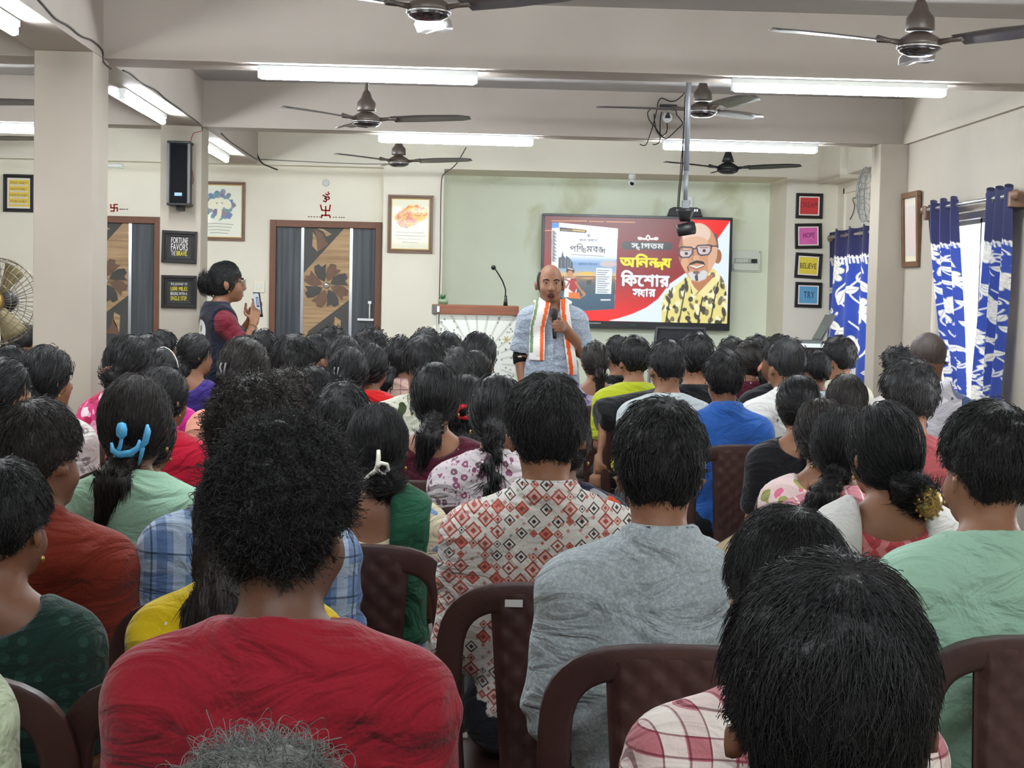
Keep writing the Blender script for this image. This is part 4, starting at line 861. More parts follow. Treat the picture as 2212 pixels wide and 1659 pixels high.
la2 = [(a_-.0062, b2+(.012 if b2 < 12.3 else -.012), c_+(.012 if c_ < dz+.1 else -.012)) for a_, b2, c_ in (lid(0, 0)[0], lid(0, 0)[3], lid(1, 0)[3], lid(1, 0)[0])]; MB().add(la2, [(0, 1, 2, 3)]).build('display', mat('dim_display', (70, 84, 84), .2, .5), t)
# ================================================================= curtains
def curtain_art(w, h, seed, head):
    c = Canvas(w, h, (34, 62, 150)); r = np.random.default_rng(seed); wh = (226, 222, 214); U = w/100.0
    def leaf(x, y, L, a, col=wh):
        n = 9; P = [(x+L*(t-.0)*math.cos(a)-sd*.26*L*math.sin(PI*t)*math.sin(a), y+L*t*math.sin(a)+sd*.26*L*math.sin(PI*t)*math.cos(a)) for sd, ts in ((1, np.linspace(0, 1, n)), (-1, np.linspace(1, 0, n)[1:-1])) for t in ts]
        c.poly(P, col); c.line([(x+.1*L*math.cos(a), y+.1*L*math.sin(a)), (x+.85*L*math.cos(a), y+.85*L*math.sin(a))], 1.0*U, (150, 150, 160))
    def spiral(x, y, R, d): c.line([(x+R*(1-t)*math.cos(d*t*9), y+R*(1-t)*math.sin(d*t*9)) for t in np.linspace(0, .86, 26)], 2.6*U, wh)
    def flower(x, y, R):
        for ring, k in ((1, 8), (.6, 7), (.3, 5)):
            for i in range(k):
                a = 2*PI*i/k+ring*3; c.ell(x+R*ring*.75*math.cos(a), y+R*ring*.9*math.sin(a), R*.34, R*.3, (198, 194, 188), a); c.ell(x+R*ring*.7*math.cos(a), y+R*ring*.85*math.sin(a), R*.29, R*.25, (234, 230, 222), a)
    y = head*h+8*U
    k = 0
    while y < h:
        x = (22, 70, 45, 85, 12)[k % 5]*U+r.uniform(-6, 6)*U
        c.line([(x+14*U*math.sin(t*5+k), y-26*U+60*U*t) for t in np.linspace(0, 1, 14)], 2.2*U, wh)
        if k % 3 == 0: flower(x, y+10*U, 15*U)
        elif k % 3 == 1: spiral(x, y, 10*U, 1 if k % 2 else -1); leaf(x+9*U, y+8*U, 22*U, r.uniform(.2, 1.2))
        else: leaf(x-4*U, y, 22*U, r.uniform(1.6, 2.8)); leaf(x+10*U, y+4*U, 20*U, r.uniform(-.6, .8))
        for s in (-1, 1):
            leaf((x+s*34*U) % w, y+16*U, 17*U, r.uniform(0, 6.2)) if r.random() < .75 else spiral((x+s*36*U) % w, y+14*U, 8*U, s)
        y += 17*U; k += 1
    hb = head*h
    c.img[:int(hb)] = (26, 30, 82)
    for i in range(26):
        xx_ = (i+.5)*w/26; c.line([(xx_, hb-2*U), (xx_+1.5*U, hb+r.uniform(5, 9)*U)], 2.4*U, (232, 228, 220))
    c.line([(0, hb), (w, hb)], 2*U, (232, 228, 220)); return c
def fabmat(name, tl=.25):
    if name in _mc: return _mc[name]
    m = attr_mat(name, rough=.6); nt = NT(m); b = nt.ns['Principled BSDF']; tr = nt.n('BsdfTranslucent'); mx = nt.n('MixShader'); a = [n for n in nt.ns if n.type == 'ATTRIBUTE'][0]
    nt.link(a.outputs[0], tr.inputs[0]); mx.inputs[0].default_value = tl; nt.link(b.outputs[0], mx.inputs[1]); nt.link(tr.outputs[0], mx.inputs[2]); nt.link(mx.outputs[0], nt.ns['Material Output'].inputs[0]); b.inputs['Sheen Weight'].default_value = .3
    return m
M_curt = fabmat('printed_curtain')
def curtain(label, X, ytop, ybot, z1, z0, nf, art, amp=.035, gather=None):
    t = thing('curtain', label, 'curtain', (X, sum(ytop)/2, z1), 'blue floral curtains')
    h, w = art.h, art.w; u = np.linspace(0, 1, w)[None, :]; v = np.linspace(0, 1, h)[:, None]
    e = v*v*(3-2*v); y0 = ytop[0]+(ybot[0]-ytop[0])*e; y1 = ytop[1]+(ybot[1]-ytop[1])*e
    Yv = y0+(y1-y0)*u+.012*np.sin(2*PI*nf*u*1.0+1.5+v*2); Xv = X+amp*np.sin(2*PI*nf*u+.6*np.sin(3*v))*(1-.25*v)+.012*np.sin(5*v+7*u)*v; Zv = z1+(z0-z1)*v+0*u-.012*(1-v)*np.cos(2*PI*nf*u)
    P = np.stack([Xv+0*Yv, Yv, Zv], -1); o = woff(t)
    color_grid('cloth', P-np.array(o), art.img, M_curt, t, True)
    n_ = int(nf*2)
    for i in range(n_):
        uu = (i+.5)/n_; yy_ = ytop[0]+(ytop[1]-ytop[0])*uu; MB().tube([(X+.03*math.cos(k*PI/6)*.2, yy_+.02*math.cos(k*PI/6), z1-.055+.02*math.sin(k*PI/6)) for k in range(13)], .004, 6).build('eyelet', M_steel, t, smooth=True)
    return t
XC = 2.84
def yat(px, X=XC): return atx(px, 650, X).y
zr = atx(2060, 444, XC).z
curtain('blue floral curtain at the near window, left one, blown towards the middle', XC, (yat(1999), yat(2064)), (yat(2068), yat(2100)), atx(2030, 434, XC).z, .62, 3, curtain_art(110, 560, 3, .17))
curtain('blue floral curtain at the near window, right one by the brass rod knob', XC, (yat(2122), yat(2180)), (yat(2104), yat(2164)), atx(2150, 408, XC).z, .62, 3, curtain_art(110, 560, 5, .185))
curtain('blue floral curtain with six eyelets at the far window behind the right pillar', 3.12, (13.2, 11.9), (13.25, 11.95), 2.085, .62, 3.0, curtain_art(170, 420, 8, .155), amp=.03)
t = thing('curtain_rod', 'steel curtain rod with wooden knobs at the near window', 'curtain rod', (XC, 9.2, zr))
ya, yb_ = yat(1991), yat(2186)
MB().tube([(XC, ya, zr), (XC, yb_, zr)], .0125, 12).build('rod', M_steel, t, smooth=True)
M_knob = mat('brown_wood_knob', (120, 92, 74), .4, .4)
for yy_ in (ya, yb_): MB().lathe([(0, -.03), (.02, -.022), (.028, 0), (.02, .022), (0, .03)], (XC, yy_, zr), 16, axis='y').build('knob', M_knob, t, smooth=True); MB().box(XC-.02, RX, yy_-.02+(.05 if yy_ < 9 else -.05), yy_+.02+(.05 if yy_ < 9 else -.05), zr-.06, zr+.02).build('bracket', M_knob, t, bev=.006)
t = thing('curtain_rod', 'curtain rod of the far window, mostly behind the curtain', 'curtain rod', (3.12, 12.5, 2.03)); MB().tube([(3.12, 11.6, 2.03), (3.12, 13.25, 2.03)], .0125, 12).build('rod', M_steel, t, smooth=True)
for yy_ in (11.7, 13.2): MB().box(3.11, RX2, yy_-.02, yy_+.02, 2.0, 2.05).build('bracket', M_knob, t)
# ================================================================= people: materials
wr_ = lambda nt: nt.m('ADD', nt.noise(7, 3, nt.vmul(nt.obj(), (.7, 1, 1.7)), dist=1.6), nt.m('MULTIPLY', nt.noise(170, 2), .05))
def cloth(name, pat, rough=.85): return mat(name, pat, rough, .15, bump=wr_, bs=.9, bd=.03, sheen=.15)
def solid(c, v=8): return lambda nt: nt.mix(nt.noise(7, 3), rgb(np.clip(np.array(c)-v, 0, 255)), rgb(np.clip(np.array(c)+v, 0, 255)))
def floral(bg, cols, sc, th=.32, leaf=None, stretch=(1, 1, 1)):
    def f(nt):
        v = nt.vmul(nt.obj(), stretch); v2 = nt.n('VectorMath', operation='ADD'); nt.link(v, v2.inputs[0])
        nz = nt.n('VectorMath', operation='SCALE'); nt.link(nt.noise(sc*1.6, 2, out=1), nz.inputs[0]); nz.inputs[3].default_value = .5/sc; nt.link(nz.outputs[0], v2.inputs[1]); w = v2.outputs[0]
        d = nt.vor(sc, w); id_ = nt.xyz(nt.vor(sc, w, 'Color'))[0]; c = rgb(bg)
        if leaf: c = nt.mix(nt.m('LESS_THAN', nt.vor(sc*1.7, nt.vmul(w, (1.7, 1, .7))), .24), c, rgb(leaf))
        pc = rgb(cols[0])
        for k, q_ in enumerate(cols[1:]): pc = nt.mix(nt.m('GREATER_THAN', id_, (k+1)/len(cols)), pc, rgb(q_))
        c = nt.mix(nt.m('LESS_THAN', d, th), c, pc); return nt.mix(nt.m('LESS_THAN', d, th*.3), c, rgb(bg))
    return f
def dots(bg, col, f, th=.22): return lambda nt: nt.mix(nt.m('LESS_THAN', nt.vor(f, rnd=.25), th), rgb(bg), rgb(col))
def plaid(bg, bands, f):           # bands: (axis, lo, hi, colour)
    def g(nt):
        x, y, z = nt.xyz(); c = rgb(bg); u = nt.m('ADD', x, nt.m('MULTIPLY', y, .35))
        for ax, lo, hi, col in bands: c = nt.mix(nt.m('MULTIPLY', nt.band(u if ax == 'x' else z, f, lo, hi), .72), c, rgb(col))
        return c
    return g
def diamonds(nt):
    x, y, z = nt.xyz(); f = 18; c = rgb((212, 206, 198))
    for (o, fr, sz, seed) in ((0.0, f, 1.0, 0), (.5, f, .55, 9), (.25, f*1.9, .5, 5)):
        a = nt.m('MULTIPLY_ADD', nt.m('ADD', x, z), fr, o+seed); b = nt.m('MULTIPLY_ADD', nt.m('SUBTRACT', x, z), fr, o+seed)
        wn = nt.n('TexWhiteNoise', noise_dimensions='2D'); nt.link(nt.comb(nt.m('FLOOR', a), nt.m('FLOOR', b)), wn.inputs['Vector']); r = wn.outputs['Value']
        m = nt.m('MAXIMUM', nt.m('ABSOLUTE', nt.m('SUBTRACT', nt.m('FRACT', a), .5)), nt.m('ABSOLUTE', nt.m('SUBTRACT', nt.m('FRACT', b), .5)))
        k = nt.m('MULTIPLY_ADD', r, .16*sz, .22*sz); m = nt.m('DIVIDE', m, k)
        col = nt.mix(nt.m('GREATER_THAN', r, .5), rgb((62, 54, 56)), rgb((156, 74, 64))); col2 = nt.mix(nt.m('GREATER_THAN', r, .72), rgb((196, 112, 98)), rgb((204, 170, 160)))
        on = nt.m('GREATER_THAN', r, .12 if sz == 1 else .35)
        ring = nt.m('MULTIPLY', nt.band(m, 1.0, .74, .995), nt.m('LESS_THAN', m, 1.0)); fill = nt.m('MULTIPLY', nt.m('LESS_THAN', m, .74), nt.m('GREATER_THAN', r, .55)); core = nt.m('LESS_THAN', m, .36)
        c = nt.mix(nt.m('MULTIPLY', fill, on), c, col2); c = nt.mix(nt.m('MULTIPLY', ring, on), c, col); c = nt.mix(nt.m('MULTIPLY', core, on), c, col)
    return c
def ikat(nt):
    x, y, z = nt.xyz(); n = nt.m('MULTIPLY', nt.noise(90, 1), .02); w = nt.m('ADD', nt.m('MULTIPLY', nt.m('ABSOLUTE', nt.m('SUBTRACT', nt.frac(x, 9), .5)), 1.0), nt.m('MULTIPLY', nt.m('ABSOLUTE', nt.m('SUBTRACT', nt.frac(z, 6, .3), .5)), 1.0))
    w = nt.m('ADD', w, nt.m('MULTIPLY', n, 4.0)); return nt.mix(nt.band(w, 2.6, 0, .5), rgb((214, 132, 132)), rgb((186, 76, 80)))
def speck(c1, c2, sc=120): return lambda nt: nt.mix(nt.step(nt.noise(sc, 3, dist=1.0), .45, .62), rgb(c1), rgb(c2))
def stripes(bg, col, f, w=.12): return lambda nt: nt.mix(nt.band(nt.m('ADD', nt.xyz()[0], nt.m('MULTIPLY', nt.xyz()[2], .25)), f, 0, w), rgb(bg), rgb(col))
T = {
 'red': solid((134, 22, 36)), 'rust': solid((122, 44, 30)), 'mint': solid((150, 186, 160)), 'mintt': solid((154, 192, 168)), 'bottle': dots((22, 44, 38), (34, 62, 54), 26, .3), 'greyshirt': speck((146, 156, 160), (170, 178, 180)),
 'yellow': floral((206, 176, 20), [(206, 200, 196), (120, 84, 66), (196, 190, 190)], 9, .42), 'blueplaid': plaid((110, 134, 170), [('x', 0, .3, (176, 190, 208)), ('z', 0, .3, (168, 184, 204)), ('x', .45, .5, (30, 40, 66)), ('z', .45, .5, (30, 40, 66)), ('x', .6, .85, (70, 96, 140))], 11),
 'diamond': diamonds, 'pinkplaid': plaid((176, 108, 114), [('x', .5, .97, (226, 218, 208)), ('z', .5, .97, (222, 214, 204)), ('x', .0, .05, (96, 22, 44)), ('z', .0, .05, (96, 22, 44)), ('x', .46, .5, (96, 22, 44)), ('z', .46, .5, (110, 30, 50))], 15.5),
 'ikat': ikat, 'pinkstripe': stripes((196, 128, 138), (226, 196, 196), 20), 'pinkfloral': floral((222, 196, 192), [(196, 50, 104), (214, 110, 140), (150, 150, 90)], 16, .4), 'black': solid((20, 20, 22)), 'blackrose': floral((20, 20, 23), [(150, 60, 54), (20, 20, 23), (30, 30, 32)], 8, .3),
 'blue': solid((46, 94, 172)), 'white': solid((214, 212, 208)), 'greytee': solid((182, 190, 192)), 'cream': solid((196, 190, 170)), 'maroon': solid((150, 70, 72)), 'hawaii': floral((216, 214, 224), [(76, 94, 140), (216, 214, 224), (110, 122, 158)], 6, .46, (92, 104, 146)),
 'lime': solid((176, 186, 40)), 'purpleprint': floral((186, 176, 200), [(96, 76, 140), (150, 130, 180)], 26, .4), 'leafy': floral((206, 208, 188), [(60, 76, 48), (206, 208, 188)], 9, .34, (62, 78, 50), (1.4, 1, .7)), 'wine': dots((74, 18, 36), (200, 180, 180), 22, .12), 'mauve': floral((206, 196, 198), [(140, 84, 110), (206, 196, 198), (120, 90, 100)], 34, .4, (150, 96, 118)),
 'navyfloral': floral((20, 24, 52), [(196, 70, 40), (40, 96, 120), (180, 170, 60), (150, 150, 150)], 13, .42), 'redplain': solid((190, 26, 26)), 'orange': solid((222, 126, 72)), 'peachplaid': plaid((196, 164, 150), [('x', 0, .1, (120, 90, 96)), ('z', 0, .1, (120, 90, 96))], 16), 'greybrown': solid((92, 82, 82)), 'gold': floral((216, 204, 176), [(190, 150, 90), (120, 150, 190)], 14, .4),
 'magenta': solid((200, 44, 140)), 'purple': solid((60, 44, 120)), 'batik': floral((196, 60, 110), [(222, 150, 176), (236, 214, 220), (176, 26, 76)], 13, .42, (222, 160, 186)), 'crimson': floral((186, 26, 52), [(222, 170, 180), (186, 26, 52)], 7, .2), 'navywhite': floral((34, 52, 92), [(190, 196, 206), (150, 160, 180)], 34, .42), 'peach': solid((216, 150, 126)), 'darkgreen': solid((32, 84, 60)), 'palegreen': solid((178, 190, 160)),
 'bluedeep': solid((26, 44, 140)), 'reddot': dots((160, 24, 34), (214, 196, 180), 16, .3), 'whitepat': floral((208, 202, 198), [(150, 140, 140), (208, 202, 198)], 20, .34), 'teal': solid((60, 110, 116)),
}
def TOP(k): return cloth('cloth_'+k, T[k])
SKIN = [mat('skin_%d' % i, (lambda c: (lambda nt: nt.mix(nt.noise(24, 3), rgb(np.array(c)-8), rgb(np.array(c)+6))))(c), .5, .35, bump=lambda nt: nt.noise(300, 2), bs=.06) for i, c in enumerate(((116, 78, 58), (140, 98, 74), (94, 62, 46)))]
nh = lambda nt: nt.noise(14, 4, nt.vmul(nt.obj(), (9, 9, 1.6)))
HAIR = {k: mat('hair_'+k, (lambda c: (lambda nt: nt.mix(nh(nt), rgb(np.array(c)*.6), rgb(np.array(c)*1.3))))(np.array(c)), .5, .4, bump=nh, bs=.5) for k, c in {'black': (12, 11, 13), 'brown': (25, 18, 15), 'grey': (92, 94, 90), 'salt': (34, 33, 34), 'stubble': (62, 52, 48), 'hennaed': (92, 46, 30)}.items()}
M_trou = cloth('dark_trousers', solid((34, 36, 44))); M_jean = cloth('blue_jeans', speck((60, 76, 104), (86, 104, 132), 160)); M_shal = cloth('pale_salwar', solid((150, 140, 132)))
M_nail = SKIN[1]
# ================================================================= bodies
def rotM(z=0.0, x=0.0):
    return np.array((Matrix.Rotation(z, 3, 'Z') @ Matrix.Rotation(x, 3, 'X')), np.float32)
def V3(*a): return np.array(a, np.float32)
def nrm(v): v = np.asarray(v, np.float32); return v/np.linalg.norm(v)
def hand(w, f, s, curl=.5, k=1.0, thumb=.6, fat=0.0):
    """palm, four unequal bent fingers and a side thumb; w wrist, f towards the fingers, s towards the thumb side"""
    w = np.asarray(w, np.float32); f = nrm(f); s = nrm(s-np.dot(s, f)*f); n = np.cross(s, f); L = []
    for o in (-.026, -.009, .009, .026): L.append(K(w+s*o*.7*k, w+f*.082*k+s*o*k, (.015*k)+fat, .0125*k+fat, .012))
    for o, ln in ((-.03, .8), (-.01, .95), (.01, 1.0), (.03, .9)):
        p = w+f*.085*k+s*o*k; a = 0
        for i, q_ in enumerate((.038, .026, .02)):
            a += curl*(.7, 1.0, .8)[i]; d = f*math.cos(a)+n*math.sin(a); p2 = p+d*q_*ln*k; L.append(K(p, p2, .0092*k+fat, .0085*k+fat, .004)); p = p2
    p = w+f*.025*k+s*.03*k; d = nrm(f*.55+s*.8+n*.25); p2 = p+d*.04*k; d2 = nrm(f*.9+s*.15+n*thumb); L += [K(p, p2, .012*k+fat, .0105*k+fat, .008), K(p2, p2+d2*.042*k, .0102*k+fat, .009*k+fat, .004)]
    return L
def head_prims(c, yaw=0.0, pitch=0.0, face=False, neck=None, kn=.056):
    M = rotM(yaw, pitch); c = np.asarray(c, np.float32)
    g = lambda *p: c+M @ V3(*p)
    L = [E(g(0, -.008, .012), (.076, .094, .104), .02, M), E(g(0, .036, -.055), (.056, .06, .068), .04, M), E(g(0, .068, -.098), (.026, .022, .018), .03, M)]
    for s in (-1, 1):
        L += [E(g(s*.085, -.012, -.02), (.013, .018, .029), .008, M), E(g(s*.096, -.022, -.01), (.006, .011, .021), .008, M), E(g(s*.088, -.012, -.043), (.007, .009, .011), .006, M), E(g(s*.034, .062, -.045), (.022, .022, .022), .03, M)]
    L += [K(g(0, .088, .0), g(0, .112, -.04), .008, .0135, .014), E(g(0, .104, -.046), (.018, .012, .009), .01, M)]
    if face:
        for s in (-1, 1): L += [E(g(s*.034, .079, .012), (.026, .012, .008), .014, M), E(g(s*.031, .078, -.008), (.015, .012, .011), .008, M)]
        L += [E(g(0, .086, -.071), (.024, .012, .007), .012, M), E(g(0, .082, -.086), (.02, .012, .007), .012, M)]
    if neck is not None: L.append(K(g(0, -.018, -.06), neck, kn, kn*1.06, .03))
    return L
def torso_prims(sx, fem, z=0.0, y=0.0):
    a = .145 if fem else .158; L = [E((0, y-.012, .86+z), (a, .098, .2), .05), E((0, y+.005, .66+z), (a*.92, .105, .18), .06), E((0, y+.01, .53+z), (.165, .12, .1), .06),
         *[K((0, y-.02, .99+z), (q_*sx, y-.012, .945+z), .052 if fem else .06, .05 if fem else .058, .06) for q_ in (-1, 1)], *[K((0, y-.028, 1.01+z), (q_*sx*.75, y-.022, .975+z), .044, .034, .06) for q_ in (-1, 1)]]
    if fem: L += [E((-.06, y+.09, .86+z), (.055, .045, .05), .04), E((.06, y+.09, .86+z), (.055, .045, .05), .04)]
    return L
HC = np.array((0, .02, 1.185), np.float32)
def arm_path(sx, s, pose):
    if pose == 'reach' and s < 0: return (V3(-sx-.01, -.01, .945), V3(-sx-.3, -.1, .9), V3(-sx-.33, -.2, .68))
    if pose == 'hold' and s > 0: return (V3(sx+.002, -.008, .935), V3(.17, .17, .74), V3(.07, .32, 1.03))
    return (V3(s*(sx+.002), -.008, .935), V3(s*(sx+.032), .02, .69), V3(s*.1, .24, .595))
def leg_prims(g=0.0):
    L = []
    for s in (-1, 1): L += [K((s*.09, 0, .52), (s*.115, .32, .52), .078+g, .058+g, .03), K((s*.115, .32, .515), (s*.12, .24, .1), .054+g, .037+g, .03)]
    return L
_bc = {}
def cached(key, f):
    if key not in _bc: _bc[key] = f()
    return _bc[key]
def mk(name, f, lo, hi, h):
    V, Q = snet(f, lo, hi, h); me = bpy.data.meshes.new(name); fast_mesh(me, V, Q); me.polygons.foreach_set('use_smooth', np.ones(len(Q), bool)); return me
def body_mesh(fem, yaw, pitch, pose, h):
    def f():
        sx = .15 if fem else .166
        L = torso_prims(sx-.012, fem)+head_prims(HC, yaw, pitch, neck=(0, -.02, 1.0), kn=.047 if fem else .057)
        for s in (-1, 1):
            a, b, c = arm_path(sx, s, pose); L += [K(a, b, .046, .037, .04), K(b, c, .036, .026, .02)]; d = c-b; L += hand(c, d, V3(-s*.9, .2, .3), .3, fat=.0045)
        L += leg_prims()
        for s in (-1, 1): L += [K((s*.12, .23, .06), (s*.125, .34, .032), .036, .03, .03), E((s*.127, .37, .028), (.038, .045, .022), .02)]
        return mk('body', lambda P: ev(P, L)+.004, (-.75 if pose == 'reach' else -.4, -.32, 0), (.4, .62, 1.34), h)
    return cached(('b', fem, yaw, pitch, pose, h), f)
def wrinkle(P, amp, sd):
    x, y, z = P[:, 0], P[:, 1], P[:, 2]; q_ = 5*np.sin(9*x+4*z+sd)+3*np.sin(17*z-6*x+2*sd)
    return amp*(np.sin(30*z+20*x*np.sign(np.sin(sd))+q_)*.6+np.sin(52*z-30*x+q_*1.4+sd)*.4)*np.clip((1.04-z)*4, 0, 1)
def shirt_mesh(fem, neck, sleeve, pose, h, sd=0):
    def f():
        sx = .15 if fem else .166; L = torso_prims(sx, fem)
        A = []
        for s in (-1, 1):
            a, b, c = arm_path(sx, s, pose); t = {'short': .72, 'long': 1.0, 'cap': .3}.get(sleeve, .72); e = a+(b-a)*(1.0 if pose == 'reach' and s < 0 else t)
            A.append((K(a, e, .085 if pose == 'reach' and s < 0 else .058 if fem else .064, .078 if pose == 'reach' and s < 0 else .052 if fem else .058, .05), a, e, b, c))
        def g(P):
            v = ev(P, L+[q_[0] for q_ in A])
            for q_ in A:
                if sleeve == 'long': v = smin(v, ev(P, [K(q_[3], q_[3]+(q_[4]-q_[3])*.92, .05, .036, 0)]), .02)
                elif True:
                    n = nrm(q_[2]-q_[1]); far = ((P-q_[2]) @ n > .02) & (np.linalg.norm(P-q_[2], axis=1) < .14) & (np.abs(P[:, 0]) > sx+.012); v = np.where(far, np.maximum(v, ((P-q_[2]) @ n)-.03), v)
            v = v-.012+wrinkle(P, .0085 if h < .014 else .006, sd)
            v = np.maximum(v, .46-P[:, 2])
            r = np.hypot(P[:, 0], (P[:, 1]+.018)*1.05)
            if neck in ('scoop', 'deep'):
                dz = .085 if neck == 'scoop' else .15
                v = smax(v, -d_ell(P, (0, -.1, 1.055), (.115, .12, dz)), .01); v = smax(v, -d_ell(P, (0, .07, 1.03), (.1, .12, .1)), .01); v = np.maximum(v, (P[:, 2]-1.045))
            else:
                v = smax(v, -np.maximum(r-.066, .99-P[:, 2]), .008); v = np.maximum(v, P[:, 2]-1.062+.25*np.clip(P[:, 1], 0, 1))
                zz = P[:, 2]; tilt = .03*np.clip(P[:, 1]/.08, -1, 1)
                if neck == 'collar':
                    st = np.maximum(np.abs(r-(.069+np.clip(1.075-tilt-zz, -.02, .1)*.42))-max(.0055, h*.75), np.abs(zz-(1.047-tilt))-.028); v = np.minimum(v, st)
                else:
                    st = np.maximum(np.abs(r-.071)-max(.006, h*.7), np.abs(zz-(1.036-tilt))-.013); v = smin(v, st, .016)
            return v
        return mk('shirt', g, (-.62 if pose == 'reach' else -.36, -.26, .44), (.36, .36, 1.1), h)
    return cached(('s', fem, neck, sleeve, pose, h, sd), f)
def pants_mesh(h):
    def f():
        L = leg_prims(.012)+[E((0, .01, .53), (.172, .125, .095), .05)]
        return mk('trousers', lambda P: np.maximum(ev(P, L), .08-P[:, 2]), (-.24, -.18, .05), (.24, .52, .66), h)
    return cached(('p', h), f)
def drape_mesh(kind, h, fem=True):
    def f():
        L = torso_prims(.155, True)
        def g(P):
            t = ev(P, L); v = t-.032+wrinkle(P, .004, 2)
            x = P[:, 0]
            if kind == 'both': m = np.abs(np.abs(x)-.135)-.05
            elif kind == 'right': m = np.abs(x-.115)-.06
            elif kind == 'left': m = np.abs(x+.115)-.06
            else: m = np.abs(x)-.2
            v = smax(v, m, .025); v = np.maximum(v, .6-P[:, 2]); r = np.hypot(x, P[:, 1]+.018); return smax(v, .07-r, .02)
        return mk('dupatta', g, (-.3, -.24, .55), (.3, .26, 1.1), h)
    return cached(('d', kind, h), f)
# ================================================================= hair
SK = (np.array((0, -.008, .012), np.float32), np.array((.076, .094, .104), np.float32))
def hair_prims(style):
    L = []; tie = None
    if style == 'bun': L = [E((0, -.112, -.045), (.048, .036, .045), .02), E((.012, -.128, -.04), (.03, .024, .03), .006)]; tie = (0, -.1, -.045)
    if style == 'lowbun': L = [E((.03, -.098, -.095), (.058, .045, .05), .012), E((.045, -.115, -.1), (.036, .034, .04), .006), E((.0, -.1, -.075), (.04, .034, .03), .01)]; tie = (.03, -.09, -.09)
    if style == 'bigbun': L = [E((0, -.125, .0), (.052, .05, .054), .012), E((0, -.14, -.03), (.04, .034, .036), .006), E((0, -.1, -.02), (.055, .045, .06), .012)]; tie = (0, -.1, -.005)
    if style == 'pony': L = [K((0, -.1, -.02), (0, -.135, -.1), .03, .036, .015), K((0, -.135, -.1), (.01, -.135, -.25), .036, .016, .01)]; tie = (0, -.1, -.02)
    if style == 'lowpony': L = [K((0, -.085, -.08), (-.01, -.125, -.14), .036, .044, .015), K((-.01, -.125, -.14), (-.035, -.13, -.23), .044, .02, .012)]; tie = (0, -.09, -.09)
    if style == 'sidepony': L = [K((-.02, -.085, -.08), (-.06, -.11, -.15), .036, .046, .015), K((-.06, -.11, -.15), (-.11, -.115, -.2), .046, .024, .012)]; tie = (-.02, -.09, -.08)
    if style == 'braid':
        for i in range(13):
            z = -.06-.036*i; L.append(E((.014*(-1)**i, -.105-.045*min(i/4, 1), z), (.024-.0009*i, .018, .026), .004))
        L.append(K((0, -.09, -.05), (0, -.11, -.09), .045, .028, .02)); tie = (0, -.09, -.08)
    if style == 'half': L = [E((0, -.1, -.02), (.045, .025, .03), .01), E((0, -.075, -.1), (.07, .045, .09), .03), E((0, -.1, -.19), (.06, .03, .07), .03)]; tie = (0, -.1, -.03)
    if style == 'long': L = [E((0, -.06, -.08), (.088, .06, .12), .03), E((0, -.11, -.22), (.1, .04, .14), .03), E((-.02, -.125, -.34), (.09, .032, .09), .03)]
    return L, tie
def hair_shape(style):
    L, tie = hair_prims(style); wom = style in ('bun', 'lowbun', 'bigbun', 'pony', 'lowpony', 'sidepony', 'braid', 'half', 'long')
    thick = {'shaved': .002, 'balding': .004, 'short': .012, 'curly': .019, 'full': .017, 'bushy': .017, 'greyfuzz': .01, 'quiff': .015}.get(style, .014)
    def f(P):
        c, r = SK; x, y, z = P[:, 0], P[:, 1], P[:, 2]
        if wom: v = d_ell(P, c, r+thick); kp = z+.085-1.55*np.maximum(0, y+.012); kp = np.where(y < -.02, z+.1, kp)
        else:
            v = smin(d_ell(P, c, r+.005), d_ell(P, c+V3(0, -.002, .02+thick*.7), r+thick-np.array((.001, .002, .012), np.float32)), .02)
            if style == 'quiff': v = smin(v, d_ell(P, V3(.0, .02, .1), V3(.055, .06, .035)), .03)
            if style in ('bushy', 'curly'): v = smin(v, d_ell(P, V3(0, -.03, .045), V3(.082, .092, .082)), .03)
            kp = z+.075-1.75*np.maximum(0, y+.005); kp = np.where(y < -.03, z+.084, np.minimum(kp, z+.0+1.6*np.maximum(-.012-y, 0)+(np.abs(x) < .05)*.3)); v = np.maximum(v, d_ell(P, c+V3(0, -.002, .03), r+thick*1.25))
        amp = {'curly': .006, 'bushy': .006, 'full': .004, 'greyfuzz': .006}.get(style, .0022 if thick > .005 else 0); fr = 1.5 if style in ('curly', 'bushy') else 1
        v = v+amp*(np.sin(70*fr*x+3*np.sin(50*z))*np.sin(64*fr*z+2*np.sin(60*y))+.6*np.sin(110*fr*y+40*z))*(.5 if wom else 1)
        v = smax(v, -kp*.75, .012)
        if L: v = smin(v, ev(P, L)+.0022*np.sin(160*x+2*np.sin(40*z)), .012)
        if style == 'greyfuzz' or style == 'balding': pass
        return v
    return f, tie, wom
def hair_mesh(style, h):
    def g():
        f = hair_shape(style)[0]; lo = -.5 if style == 'braid' else (-.46 if style == 'long' else (-.28 if style in ('pony', 'lowpony', 'sidepony', 'half') else -.17)); return mk('hair', f, (-.16, -.2, lo), (.13, .14, .17), h)
    return cached(('h', style, h), g)
